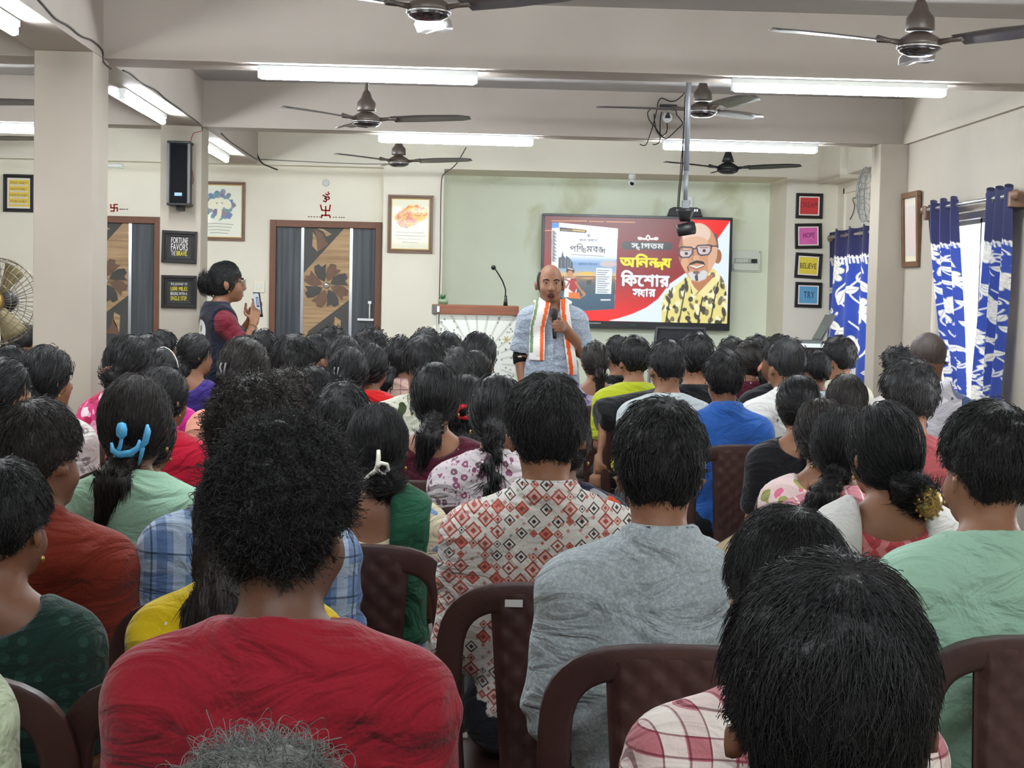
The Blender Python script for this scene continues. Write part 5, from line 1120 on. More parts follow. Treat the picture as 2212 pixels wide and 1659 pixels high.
def strands_data(style, h, n, wd, L0, lift, rnd, seed):
    def g():
        me = hair_mesh(style, h); nv = len(me.vertices); co = np.zeros(nv*3, np.float32); me.vertices.foreach_get('co', co); co = co.reshape(-1, 3); no = np.zeros(nv*3, np.float32); me.vertices.foreach_get('normal', no); no = no.reshape(-1, 3)
        r = np.random.default_rng(seed); _, tie, wom = hair_shape(style)
        i = r.integers(0, nv, n); P = co[i]+r.normal(0, h*.4, (n, 3)); N = no[i]
        crown = np.array((.012, -.045, .12)); cap = (P[:, 2] > -.13)
        if tie is not None: D = np.array(tie)-P
        elif style == 'long': D = np.stack([P[:, 0]*.6, -.1-0*P[:, 0], -1+0*P[:, 0]], 1)
        else: D = P-crown+np.array((0, 0, -.03))
        D[~cap] = (0, .0, -1)
        D += r.normal(0, rnd, (n, 3))*np.linalg.norm(D, axis=1)[:, None]
        D -= N*(D*N).sum(1)[:, None]; D /= np.linalg.norm(D, axis=1)[:, None]+1e-6
        Ln = L0*r.uniform(.5, 1.25, n)*(1 if wom else np.clip((P[:, 2]+.1)/.11, .12, 1)*np.where((np.abs(P[:, 0]) > .045) & (P[:, 2] < .05) & (P[:, 1] > -.06), .22, 1)); K_ = 6; pts = np.zeros((n, K_, 3)); c, rr = SK[0], SK[1]
        p = P.copy(); e0 = np.linalg.norm((p-c)/rr, axis=1); lf = lift*np.clip(np.abs(r.normal(1, .6, n)), 0, 1.9)/.09*(1 if wom else np.clip((P[:, 2]+.1)/.11, .1, 1)); cu = r.normal(0, 1, (n, 3)); cu -= D*(cu*D).sum(1)[:, None]
        for k in range(K_):
            t = k/(K_-1); q_ = p.copy(); on = cap
            e = np.linalg.norm((q_-c)/rr, axis=1); tgt = e0+lf*t*(1 if tie is None else math.sin(PI*t))
            q_[on] = c+(q_[on]-c)*(tgt[on]/np.maximum(e[on], .3))[:, None]
            pts[:, k] = q_+cu*rnd*.02*math.sin(3.2*t) if rnd > .3 else q_
            p = p+D*(Ln/(K_-1))[:, None]
        hc = bpy.data.hair_curves.new('hair_strands'); hc.add_curves([K_]*n); hc.points.foreach_set('position', pts.astype(np.float32).ravel())
        a = hc.attributes.get('radius') or hc.attributes.new('radius', 'FLOAT', 'POINT'); w = np.tile(np.array((1, 1, .95, .8, .6, .25), np.float32), n)*wd; a.data.foreach_set('value', w)
        return hc
    return cached(('st', style, h, n, wd, seed), g)
# ================================================================= chairs
M_chair = mat('brown_moulded_plastic', lambda nt: nt.mix(nt.step(nt.noise(5, 5), .35, .7), rgb((54, 32, 30)), rgb((78, 50, 46))), .42, .45, bump=lambda nt: nt.noise(90, 3), bs=.08)
M_stick = mat('white_sticker', (206, 204, 200), .6)
def build_chair():
    t = thing('plastic_chair', 'brown chair', 'chair')
    def bk(x, z): return -.185-.16*max(0, z-.44)*.9+.05*(1-(x/.25)**2)*-.6   # backrest surface: leans back, curved
    # outer frame: flat section swept up, over and down
    path = []
    for k in range(41):
        a = k/40
        if a < .27: u = a/.27; p = (-.215-.022*math.sin(u*PI/2), .40+.30*u)
        elif a > .73: u = (1-a)/.27; p = (.215+.022*math.sin(u*PI/2), .40+.30*u)
        else:
            u = (a-.27)/.46*PI; p = (-.237*math.copysign(abs(math.cos(u))**.62, math.cos(u)), .70+.19*abs(math.sin(u))**.72)
        path.append(p)
    m = MB(); rows = []
    for i, (x, z) in enumerate(path):
        x0, z0 = path[max(i-1, 0)]; x1, z1 = path[min(i+1, 40)]; tx_, tz_ = x1-x0, z1-z0; L = math.hypot(tx_, tz_); nx, nz = tz_/L, -tx_/L
        wd = .05+.012*math.sin(PI*i/40); row = []
        for o, d in ((0, -.008), (0, .012), (.2, .016), (.8, .008), (1, .006), (1, -.004), (.8, -.006), (.12, -.012)):
            X, Z = x+nx*wd*o, z+nz*wd*o; row.append((X, bk(X, Z)+d, Z))
        rows.append(row+[row[0]])
    m.grid(rows); m.add(rows[0][:8], [tuple(range(8))]); m.add(rows[-1][:8], [tuple(range(7, -1, -1))]); m.build('back_frame', M_chair, t, smooth=True)
    # quilted centre panel: diamond lattice in relief, thick
    R1 = []; nx_, nz_ = 25, 41
    for side in (1, -1):
        G = []
        for j in range(nz_):
            v = j/(nz_-1); z = .42+.445*v; hw = .088+.034*v
            row = []
            for i in range(nx_):
                x = hw*(2*i/(nx_-1)-1); edge = (i < 2 or i > nx_-3); a = (x*17+z*17) % 1; b = (x*17-z*17) % 1
                q_ = min(min(a, 1-a), min(b, 1-b)); y = bk(x, z)+(.006 if edge else -.001-.008*min(q_*3.2, 1)*(1 if side == -1 else .6)); row.append((x, y+side*.005, z))
            G.append(row)
        R1.append(G)
    m = MB(); m.grid([r[::-1] for r in R1[1]]); m.grid(R1[0])
    m.build('back_panel', M_chair, t, smooth=True)
    m = MB(); P = []
    for j in range(9):
        v = j/8; y = -.2+.4*v; hw = .205+.025*math.sin(v*PI*.6); P.append([(hw*u, y, .428-.012*(1-u*u)*math.sin(PI*v)-.02*max(0, v-.8)*5*.5) for u in np.linspace(-1, 1, 9)])
    m.grid(P); so = m.build('seat', M_chair, t, smooth=True); sm = so.modifiers.new('solid', 'SOLIDIFY'); sm.thickness = .022; sm.offset = -1
    for sx_, sy_ in ((-1, -1), (1, -1), (-1, 1), (1, 1)):
        MB().tube([(sx_*.19, sy_*.16, .42), (sx_*.21, sy_*.18, .2), (sx_*.222, sy_*.2, 0)], [.03, .024, .02], 8).build('leg', M_chair, t, smooth=True)
    return t
CH0 = build_chair(); _ch_used = [False]
def chair_at(x, y, rz, label, sticker=None):
    if not _ch_used[0]: c = CH0; _ch_used[0] = True; c['label'] = label
    else: c = dup(CH0, label=label)
    c['group'] = 'brown plastic chairs of the audience'; c.location = (x, y, 0); c.rotation_euler.z = rz
    if sticker is not None:
        o = MB().prism([(-.019, -.008), (.019, -.008), (.019, .008), (-.019, .008)], 0, .002).build('sticker', M_stick, None); o.parent = c
        z = .845; o.location = (sticker, -.185-.16*(z-.44)*.9-.05*(1-(sticker/.25)**2)*.6-.017, z); o.rotation_euler = (R_(6), 0, 0)
    return c
# ================================================================= audience
M_bluep = mat('blue_clip_plastic', (84, 170, 216), .35, .5); M_whitep = mat('cream_clip_plastic', (226, 222, 206), .35, .5); M_pinkp = mat('pink_band', (206, 140, 196), .7); M_peachp = mat('peach_band', (226, 150, 120), .7); M_greenp = mat('green_clip_plastic', (50, 150, 110), .4); M_redp = mat('red_clip_plastic', (200, 40, 50), .4); M_goldo = mat('gold_ornament', lambda nt: nt.mix(nt.vor(180), rgb((90, 70, 30)), rgb((190, 160, 90))), .35, .6, .6); M_pearl = mat('pearl_beads', (236, 234, 228), .25, .6); M_cord = mat('dark_cord', (26, 26, 26), .8)
def clip(kind, par):
    m = MB(); mt = M_bluep
    if kind == 'blue':
        y = -.128
        m.lathe([(.004, -.022), (.014, -.012), (.015, .004), (.011, .018), (.003, .022)], (-.018, y, .012), 12).tube([(-.018, y, -.008), (-.022, y, -.03), (-.04, y+.004, -.062), (-.055, y+.012, -.075)], [.005, .006, .006, .003], 8)
        m.tube([(-.045, y, -.02), (-.04, y-.004, -.04), (-.02, y-.006, -.05), (.01, y-.006, -.045), (.028, y, -.03), (.03, y+.002, -.01)], [.004, .008, .01, .01, .008, .003], 8).tube([(.028, y, -.035), (.045, y+.004, -.015), (.05, y+.006, .012), (.048, y+.008, .03)], [.006, .009, .009, .003], 8).tube([(.04, y, -.03), (.034, y+.004, -.05), (.024, y+.01, -.075)], [.006, .006, .003], 8)
    elif kind == 'white':
        mt = M_whitep; y = -.135; m.tube([(.018, y+.01, .0), (.02, y, -.02), (.018, y-.006, -.045), (.012, y-.008, -.06), (-.01, y-.004, -.078), (-.024, y+.004, -.092)], [.006, .007, .007, .007, .006, .004], 8).tube([(.016, y-.008, -.05), (.028, y-.008, -.036), (.045, y-.004, -.04), (.05, y, -.055), (.04, y-.002, -.068), (.026, y-.006, -.066), (.018, y-.008, -.055)], .0065, 8)
    elif kind == 'pins':
        mt = M_pearl
        for x, z in ((.03, .03), (.045, .022), (.055, .03), (.062, .02), (.066, .012)): m.lathe([(0, -.006), (.006, 0), (0, .006)], (x, -.085, z), 8)
    elif kind in ('pink', 'peach', 'red', 'scr'):
        mt = {'pink': M_pinkp, 'peach': M_peachp, 'red': M_redp, 'scr': M_peachp}[kind]; m.tube([(.03*math.cos(k*PI/8), -.118+.012*math.sin(k*PI/8*2), -.035+.026*math.sin(k*PI/8)) for k in range(17)], .012, 8)
    elif kind == 'green': mt = M_greenp; m.tube([(-.03, -.115, -.015), (-.02, -.12, .0), (-.01, -.12, -.015), (0, -.122, .0), (.01, -.12, -.012), (.02, -.118, .0)], .005, 8)
    elif kind == 'gold':
        mt = M_goldo; m.lathe([(0, -.014), (.02, -.012), (.036, -.004), (.04, .004)], (.05, -.143, -.115), 20, axis='y')
        for k in range(14): m.lathe([(0, -.005), (.005, 0), (0, .005)], (.05+.042*math.cos(k*PI/7), -.143, -.115+.042*math.sin(k*PI/7)), 8)
    elif kind == 'claw':
        mt = mat('clear_grey_clip', (120, 120, 124), .3, .5); m.tube([(-.02, -.125, .03), (-.025, -.13, .01), (-.015, -.132, -.005), (-.025, -.13, -.02), (-.018, -.12, -.035)], .004, 8).tube([(.0, -.125, .03), (-.002, -.13, .01), (-.005, -.132, -.02)], .004, 8)
    elif kind == 'band':
        mt = M_pearl; m.tube([(.094*math.cos(a), .01, .012+.122*math.sin(a)) for a in np.linspace(.2, PI-.2, 17)], .003, 6)
    o = m.build('hair_clip', mt, None, smooth=True); o.parent = par; o.location = (.03, 0, -.02) if kind == 'blue' else (0, 0, 0); return o
M_eye = mat('eye_white', (170, 160, 152), .3, .5); M_iris = mat('eye_dark', (26, 18, 16), .2, .6); M_lip = mat('lips', (134, 70, 66), .5); M_mouth = mat('open_mouth', (60, 24, 24), .6); M_brow = mat('eyebrow', (40, 30, 28), .8)
SPK = (.66, 10.4)
PEOPLE = []
_eyes = []
def audience_face(t, yaw, pitch):
    if not _eyes:
        for sg in (-1, 1): _eyes.append(('eye', MB().lathe([(0, -.0105), (.007, -.008), (.0104, 0), (.007, .008), (0, .0105)], (sg*.032, .0725, -.003), 12, axis='y').lathe([(0, .0018), (.0052, .001), (.0062, -.0005)], (sg*.032, .082, -.003), 10, m=1, axis='y')))
        for sg in (-1, 1): _eyes.append(('eyebrow', MB().tube([(sg*.014, .094, .014), (sg*.032, .092, .021), (sg*.052, .08, .016)], [.004, .0048, .003], 6)))
        _eyes.append(('lips', MB().tube([(-.022, .083, -.08), (0, .096, -.077), (.022, .083, -.08)], [.003, .0062, .003], 8)))
        for i, (nm, mb) in enumerate(_eyes): _eyes[i] = (nm, mb.build(nm, [M_eye, M_iris] if nm == 'eye' else M_brow if nm == 'eyebrow' else M_lip, None, smooth=True))
        obs = [o for _, o in _eyes]
    else: obs = []
    for nm, src in _eyes:
        o = src if obs else src.copy()
        if not obs: C.objects.link(o)
        o.parent = t; o.location = Vector(HC); o.rotation_euler = (pitch, 0, yaw)
def audience(label, px, yt, w, fem, hair, top, neck='crew', sleeve='short', d=None, hy=0, by=None, hcol=None, skin=0, drape=None, clp=None, pose='lap', chair=True, stick=None, pitch=0, dy=0.0, short=None):
    a = (yt-hor(px))/FP
    if d is None: d = .2304/(w/FP+.2164*a)
    ex = {'full': .04, 'short': .032, 'bushy': .045, 'curly': .045, 'quiff': .042, 'greyfuzz': .05, 'shaved': .02, 'balding': .024}.get(hair, .018)
    s = (H-a*d-.455)/(.855+ex)
    X = aty(px, yt, d).x
    th = math.atan2(SPK[0]-X, max(SPK[1]-d, 1.5)); rz = -th*.55 if by is None else R_(by)
    hyr = round(math.degrees(-th-rz)/10)*10+hy; hyr = R_(max(-60, min(60, hyr)))
    lod = 0 if d < 2.7 else 1 if d < 4.6 else 2 if d < 7.2 else 3
    hb, hs, hh = ((.011, .009, .0068), (.0145, .0105, .0085), (.019, .018, .0115), (.026, .024, .0145))[lod]
    t = thing('person', label, 'person', (X, d, .455-.445*s), 'seated audience')
    t.scale = (s, s, s); t.rotation_euler.z = rz
    def part(nm, me, mt, loc=None, rot=None, par=t):
        me = me if not len(me.materials) or me.materials[0] == mt else cached(('cp', me.name, mt.name), lambda: me.copy())
        if len(me.materials): me.materials[0] = mt
        else: me.materials.append(mt)
        o = bpy.data.objects.new(nm, me); C.objects.link(o); o.parent = par
        if loc is not None: o.location = loc
        if rot is not None: o.rotation_euler = rot
        return o
    part('body', body_mesh(fem, hyr, R_(pitch), pose, hb), SKIN[skin])
    sd = int(px) % 7 if lod < 2 else int(px) % 2
    part('kurta' if fem else 'shirt', shirt_mesh(fem, neck, sleeve, pose, hs, sd), TOP(top))
    part('trousers', pants_mesh(hs*1.2), M_shal if fem else M_trou)
    hc_ = hcol or ('grey' if hair == 'greyfuzz' else 'stubble' if hair == 'shaved' else 'black')
    ho = part('hair', hair_mesh(hair, hh), HAIR[hc_], Vector(HC), (R_(pitch), 0, hyr))
    ns, wd = ((15000, .00042), (6000, .00075), (1800, .0014), (700, .0022))[lod]
    if hair != 'shaved':
        if hair == 'greyfuzz': sdt = strands_data(hair, hh, 7000, .00042, .045, .012, .7, 3)
        else:
            wom = fem; L0, lift, rnd = (.05, .003, .05) if wom else ((.03, .0025, .3) if hair not in ('curly', 'bushy') else (.02, .0025, .5))
            sdt = strands_data(hair, hh, ns, wd, L0, lift, rnd, 1)
        key = ('sm', sdt.name, hc_); 
        if not len(sdt.materials): sdt.materials.append(HAIR[hc_])
        elif sdt.materials[0] != HAIR[hc_]: sdt = cached(key, lambda: sdt.copy()); sdt.materials[0] = HAIR[hc_]
        so = bpy.data.objects.new('hair_strands', sdt); C.objects.link(so); so.parent = ho; so['kind'] = 'stuff'
    if lod < 3: audience_face(t, hyr, R_(pitch))
    if drape: part('dupatta', drape_mesh(drape[0], hs), cloth('drape_'+drape[1], T[drape[1]]))
    if clp: clip(clp, ho)
    if fem and lod < 3:
        for sg in (-1, 1):
            e = MB().lathe([(0, -.012), (.005, -.006), (.005, .0), (0, .004)], (sg*.086, .0, -.062), 8).build('earring', M_goldo, None, smooth=True); e.parent = t; e.location = Vector(HC); e.rotation_euler = (R_(pitch), 0, hyr)
    if chair:
        short = short or label
        kb = max(0, 1-s)*.32; chair_at(X+kb*math.sin(rz), d-kb*math.cos(rz), rz, 'brown plastic chair of the '+short, stick)
    PEOPLE.append((label, X, d, s)); return t
QUEUE = []
def A(*a, **k): QUEUE.append((a, k))
# ---- nearest, right to left
A('man with thick black hair whose head fills the lower right corner', 1805, 1208, 488, 0, 'full', 'black', 'crew', d=1.34, hy=-4, short='man in the lower right corner')
A('person in a pink and cream plaid shirt with neatly parted black hair', 1712, 1100, 296, 0, 'short', 'pinkplaid', 'collar', d=2.12, hy=8, pitch=-12, skin=0, pose='hold', pin=1, short='person in the pink plaid shirt')
A('person with sparse grey hair at the bottom edge of the picture', 560, 1585, 440, 0, 'greyfuzz', 'black', 'crew', d=1.27, pin=1, pitch=-6, short='grey haired person at the bottom edge')
A('man in a plain dark red t-shirt with bushy black hair, nearest on the left', 618, 893, 320, 0, 'bushy', 'red', 'crew', d=2.2, hy=-22, skin=2, short='man in the dark red t-shirt')
A('woman in a yellow and white printed kurta with long loose brown hair', 520, 985, 240, 1, 'long', 'yellow', 'crew', 'short', d=2.86, pin=1, hcol='brown', short='woman in the yellow printed kurta')
A('curly haired man in a blue plaid shirt behind the man in dark red', 545, 806, 205, 0, 'curly', 'blueplaid', 'collar', d=3.42, hcol='brown', short='curly haired man in blue plaid')
A('man in a rust brown collared shirt at the left edge', 82, 856, 184, 0, 'short', 'rust', 'collar', d=3.45, hy=-14, hcol='brown', short='man in the rust brown shirt')
A('woman in a dark bottle green kurta at the left edge', 8, 985, 195, 1, 'short', 'bottle', 'scoop', 'short', d=2.88, pin=1, hy=-12, short='woman in the bottle green kurta')
A('woman in a mint green kurta with a blue flower claw clip', 290, 806, 156, 1, 'lowpony', 'mint', 'crew', 'short', d=4.25, hy=6, hcol='brown', clp='blue', short='woman in the mint kurta')
A('woman with a cream claw clip and a green dupatta on one shoulder', 815, 869, 142, 1, 'lowbun', 'gold', 'deep', 'cap', d=4.35, hy=0, clp='white', drape=('right', 'darkgreen'), skin=1, short='woman with the cream claw clip')
A('man in a white shirt printed with red and black diamonds', 1184, 800, 172, 0, 'quiff', 'diamond', 'collar', 'long', d=3.95, skin=1, stick=-.07, short='man in the diamond print shirt')
A('man in a pale grey speckled shirt with a collar', 1431, 860, 200, 0, 'full', 'greyshirt', 'collar', 'long', d=3.2, hy=-4, skin=1, short='man in the pale grey shirt')
A('man in a mint green t-shirt at the right edge', 2142, 868, 178, 0, 'full', 'mintt', 'crew', 'short', d=3.42, hy=18, skin=1, short='man in the mint t-shirt')
A('woman in a coral ikat kurta with a white dupatta and gold bun ornament', 1918, 869, 164, 1, 'lowbun', 'ikat', 'scoop', 'cap', d=3.98, hy=14, clp='gold', drape=('both', 'white'), skin=1, stick=.06, short='woman in the coral ikat kurta')
A('woman in a pink striped kurta with a side ponytail', 1822, 880, 130, 1, 'sidepony', 'pinkstripe', 'crew', 'short', d=4.72, hy=-10, short='woman in the pink striped kurta')
A('woman in a pink floral kurta with a reddish parting in her hair', 1778, 860, 122, 1, 'bun', 'pinkfloral', 'scoop', 'short', d=5.35, hy=-14, hcol='brown', skin=1, drape=('right', 'peach'), short='woman in the pink floral kurta')
A('woman in a black kurta with a rose print and a green hair clip', 1728, 809, 96, 1, 'pony', 'blackrose', 'scoop', 'short', d=6.05, clp='green', skin=1, short='woman in the black rose kurta')
A('man in a bright blue collared shirt', 1567, 754, 94, 0, 'full', 'blue', 'collar', d=6.65, short='man in the bright blue shirt')
A('man in a white polo shirt with greying cropped hair', 1702, 726, 88, 0, 'short', 'white', 'collar', d=7.5, hcol='salt', skin=1, short='man in the white polo shirt')
A('person with cropped black hair just behind the white polo shirt', 1763, 754, 62, 0, 'short', 'greytee', 'crew', d=8.85, short='person right of the white polo')
A('young man in a cream shirt before the far curtain', 1816, 724, 70, 0, 'full', 'cream', 'crew', d=9.5, skin=1, short='young man in cream')
A('person with smooth brownish hair in front of the right pillar', 1832, 807, 106, 1, 'long', 'greytee', 'crew', d=6.25, hcol='brown', short='person in front of the right pillar')
A('man in a faded maroon t-shirt looking left', 1968, 774, 102, 0, 'full', 'maroon', 'crew', d=5.9, hy=20, hcol='salt', skin=1, short='man in the faded maroon t-shirt')
A('man with a shaved head in a white shirt with blue palm print', 2010, 715, 86, 0, 'shaved', 'hawaii', 'collar', d=7.7, hy=-16, skin=0, short='man with the shaved head')
A('person with dark tousled hair half hidden by the shaved head', 1944, 748, 58, 0, 'curly', 'whitepat', 'crew', d=9.0, short='person left of the shaved head')
A('man in a light grey t-shirt, centre right', 1443, 731, 88, 0, 'short', 'greytee', 'crew', d=7.4, hy=10, skin=1, short='man in the light grey t-shirt')
A('person in a black t-shirt with one arm across the next chair', 1502, 715, 80, 0, 'full', 'black', 'crew', 'short', d=8.25, pose='reach', by=-2, pin=1, skin=1, short='person reaching across the next chair')
A('person in a lime yellow top behind the black sleeve', 1371, 724, 72, 0, 'full', 'lime', 'crew', d=8.95, pin=1, skin=1, short='person in the lime yellow top')
A('woman in a purple and white print with a brown ponytail, beside the speaker', 1287, 737, 56, 1, 'pony', 'purpleprint', 'scoop', d=9.6, hy=6, hcol='brown', skin=1, short='woman in the purple print')
A('man with black hair and glasses behind the lime yellow top', 1338, 724, 54, 0, 'short', 'black', 'crew', d=9.85, skin=1, short='man behind the lime yellow top')
A('woman with a black ponytail tied high, below the screen corner', 1583, 728, 60, 1, 'pony', 'black', 'crew', d=9.8, pin=1, clp='claw', short='woman below the screen corner')
A('woman with a brown ponytail and an orange hair tie', 1621, 733, 52, 1, 'pony', 'wine', 'crew', d=9.25, pin=1, hcol='brown', clp='scr', short='woman with the orange hair tie')
A('woman with a pink scrunchie right of the brown ponytail', 1640, 724, 50, 1, 'pony', 'black', 'crew', d=10.35, pin=1, clp='pink', short='woman with the pink scrunchie')
A('person in black partly hidden behind the white polo shirt', 1686, 722, 58, 0, 'short', 'black', 'crew', d=8.7, pin=1, short='person in black behind the white polo')
A('person in pale green at the lower left corner with only a sleeve showing', -402, 850, 330, 0, 'short', 'palegreen', 'crew', d=2.0, pin=1, short='person at the lower left corner')
# ---- centre and left, from the front back
A('balding man in a cream shirt with dark green palm leaves', 915, 717, 90, 0, 'balding', 'leafy', 'crew', d=7.35, hcol='salt', skin=1, short='man in the palm leaf shirt')
A('woman with a low bun and a wine red top with white dots', 941, 779, 84, 1, 'lowpony', 'wine', 'scoop', d=5.85, skin=1, short='woman in the wine red top')
A('woman with long straight hair between the low bun and the braid', 1006, 806, 76, 1, 'half', 'wine', 'scoop', d=6.15, clp='red', short='woman left of the braid')
A('woman with a long black braid in a white and mauve leaf print', 1074, 807, 106, 1, 'braid', 'mauve', 'crew', 'short', d=5.2, by=-6, short='woman with the long braid')
A('woman in a navy print with coloured flowers, behind the diamond shirt', 1215, 862, 132, 1, 'pony', 'navyfloral', 'crew', 'short', d=4.65, hy=-16, short='woman in the navy flowered print')
A('woman in an orange kurta with a red hair clip before the lectern', 1036, 716, 56, 1, 'bun', 'orange', 'crew', d=9.35, hy=-18, clp='red', skin=1, drape=('all', 'magenta'), short='woman in the orange kurta')
A('person with wavy greying hair right of the balding man', 985, 748, 60, 0, 'full', 'greybrown', 'crew', d=8.2, hcol='salt', short='person right of the balding man')
A('person with smooth dark hair left of the orange kurta', 1027, 754, 52, 1, 'half', 'greytee', 'crew', d=8.75, short='person left of the orange kurta')
A('person with flat black hair before the lectern corner', 921, 706, 54, 0, 'short', 'black', 'crew', d=10.15, short='person before the lectern corner')
A('person with black hair before the lectern emblem', 969, 715, 52, 1, 'bun', 'purple', 'crew', d=9.6, short='person before the lectern emblem')
A('woman with a tied back ponytail in a peach plaid kurta', 866, 723, 52, 1, 'lowpony', 'peachplaid', 'crew', d=9.3, hy=-8, short='woman in the peach plaid')
A('person with tousled black hair in a grey jacket before the door edge', 803, 707, 56, 0, 'curly', 'greybrown', 'collar', d=9.75, hy=-20, skin=1, short='person in the grey jacket')
A('woman in a red top behind the coiled bun', 800, 738, 62, 1, 'bun', 'redplain', 'crew', d=8.55, hy=-10, skin=1, short='woman in the red top')
A('woman with a coiled bun and a hair band', 753, 746, 78, 1, 'bun', 'gold', 'scoop', d=7.5, clp='claw', skin=1, short='woman with the coiled bun')
A('person with dark hair just behind the coiled bun', 744, 722, 66, 1, 'half', 'greytee', 'crew', d=8.6, short='person behind the coiled bun')
A('person with curly hair low against the second door', 716, 704, 54, 0, 'curly', 'teal', 'crew', d=9.9, short='curly haired person at the second door')
A('man with wide thick black hair before the second door', 632, 719, 96, 0, 'full', 'greybrown', 'crew', d=7.35, short='wide haired man at the second door')
A('man with black hair right of the wide haired man', 684, 719, 62, 0, 'short', 'white', 'crew', d=8.6, hy=-12, skin=1, short='man right of the wide haired man')
A('person with round dark hair below the wide haired man', 680, 787, 74, 0, 'short', 'teal', 'crew', d=6.4, short='round haired person in the middle left')
A('person with curly brown hair in the middle left', 622, 792, 96, 0, 'curly', 'greybrown', 'crew', d=5.75, hcol='brown', short='curly brown haired person')
A('person with smooth glossy black hair, left of the cream claw clip', 737, 821, 112, 0, 'full', 'navyfloral', 'crew', d=5.25, short='glossy haired person')
A('woman with half tied hair and a grey claw clip in peach', 527, 724, 96, 1, 'half', 'peach', 'crew', 'short', d=6.75, hy=-8, clp='claw', hcol='brown', short='woman in peach')
A('person whose black hair shows below the raised phone', 566, 709, 46, 0, 'short', 'black', 'crew', d=9.6, pin=1, short='person below the raised phone')
A('woman with wide black hair looking right, left of the first pillar', 97, 742, 98, 1, 'lowbun', 'whitepat', 'crew', d=6.4, hy=-20, skin=1, short='woman left of the first pillar')
A('woman with light skin in profile at the left edge', 2, 765, 84, 1, 'bun', 'whitepat', 'crew', d=5.9, hy=-40, skin=1, short='woman in profile at the left edge')
A('person with black hair behind the profile at the left edge', 22, 742, 70, 0, 'short', 'black', 'crew', d=7.8, short='person behind the left edge profile')
A('woman in a pink and red batik kurta past the first pillar', 276, 720, 88, 1, 'bun', 'batik', 'scoop', 'short', d=6.6, hy=-4, clp='peach', drape=('all', 'batik'), skin=1, short='woman in the batik kurta')
A('person with black hair right of the batik kurta', 318, 719, 70, 0, 'short', 'greytee', 'crew', d=8.4, short='person right of the batik kurta')
A('person with black hair below the two framed quotes', 348, 711, 56, 0, 'full', 'greybrown', 'crew', d=9.55, short='person below the framed quotes')
A('woman in a purple top with short dark hair, below the standing woman', 419, 718, 60, 1, 'half', 'purple', 'scoop', d=9.0, hy=-16, skin=1, short='woman in the purple top')
A('woman in a magenta kurta with a hair band', 346, 749, 84, 1, 'half', 'magenta', 'crew', d=7.25, clp='band', skin=1, short='woman in the magenta kurta')
A('woman in crimson with pearl pins in her hair', 352, 787, 88, 1, 'half', 'crimson', 'crew', d=5.75, hy=-14, clp='pins', skin=1, short='woman with the pearl pins')
A('woman in a navy and white print seated before the mint kurta', 318, 868, 110, 1, 'bun', 'navywhite', 'scoop', 'short', d=4.98, drape=('left', 'reddot'), skin=1, short='woman in the navy and white print')
A('person behind the wire cage of the pedestal fan', 46, 697, 62, 0, 'full', 'reddot', 'crew', d=10.3, short='person behind the pedestal fan')
# seats keep clear of each other and of the pillars: depths are relaxed along each line of sight
def seat_depths():
    n = len(QUEUE); px = np.array([a[1] for a, k in QUEUE], float); yt = np.array([a[2] for a, k in QUEUE], float); w = np.array([a[3] for a, k in QUEUE], float)
    aa = (yt-np.array([hor(p) for p in px]))/FP
    d0 = np.array([k.get('d') or .2304/(w[i]/FP+.2164*aa[i]) for i, (a, k) in enumerate(QUEUE)]); d = d0.copy(); sl = np.array([aty(p, y, 1.0).x for p, y in zip(px, yt)])
    mob = np.clip((d0-2.8)/3, .04, 1); pin = np.array([bool(k.pop('pin', 0)) for a, k in QUEUE]); mob[pin] = 0; lo_ = np.where(d0 < 5, .94, .9); hi_ = np.where(d0 < 5, 1.06, 1.12)
    for it in range(1500):
        X = sl*d; g = (d0-d)*.012*max(0, 1-it/1100)
        dX = np.abs(X[:, None]-X[None]); dd = d[:, None]-d[None]; need = np.where(dX < .43, .6, 0.0)
        ov = np.maximum(need-np.abs(dd), 0); sg = np.where(dd == 0, np.sign(np.arange(n)[:, None]-np.arange(n)[None]), np.sign(dd)); np.fill_diagonal(ov, 0)
        d = d+g+(ov*sg).sum(1)*.12*mob; d = np.clip(d, d0*lo_, d0*hi_)
        for (x0, x1, y0, y1) in ((-1.82, -1.55, 7.18, 7.5), (-1.82, -1.55, 10.3, 10.6), (2.74, 3.0, 10.3, 10.6)):
            X = sl*d; hit = (X > x0-.28) & (X < x1+.28) & (d > y0-.5) & (d < y1+.3); d = np.where(hit, d-.02*np.where(d0 > y1, -1, 1), d)
        d = np.clip(d, 1.2, np.maximum(9.95, d0*pin))
    X = sl*d; bad = [(i, j) for i in range(n) for j in range(i) if abs(X[i]-X[j]) < .41 and abs(d[i]-d[j]) < .5]
    print('seats', len(bad), 'tight', 'moved most', [(QUEUE[i][0][1], round(d0[i], 2), round(d[i], 2)) for i in np.argsort(-np.abs(d-d0))[:14]], [(QUEUE[i][0][1], QUEUE[j][0][1]) for i, j in bad]); return d
for (a, k), dep in zip(QUEUE, seat_depths()): k['d'] = float(dep); audience(*a, **k)
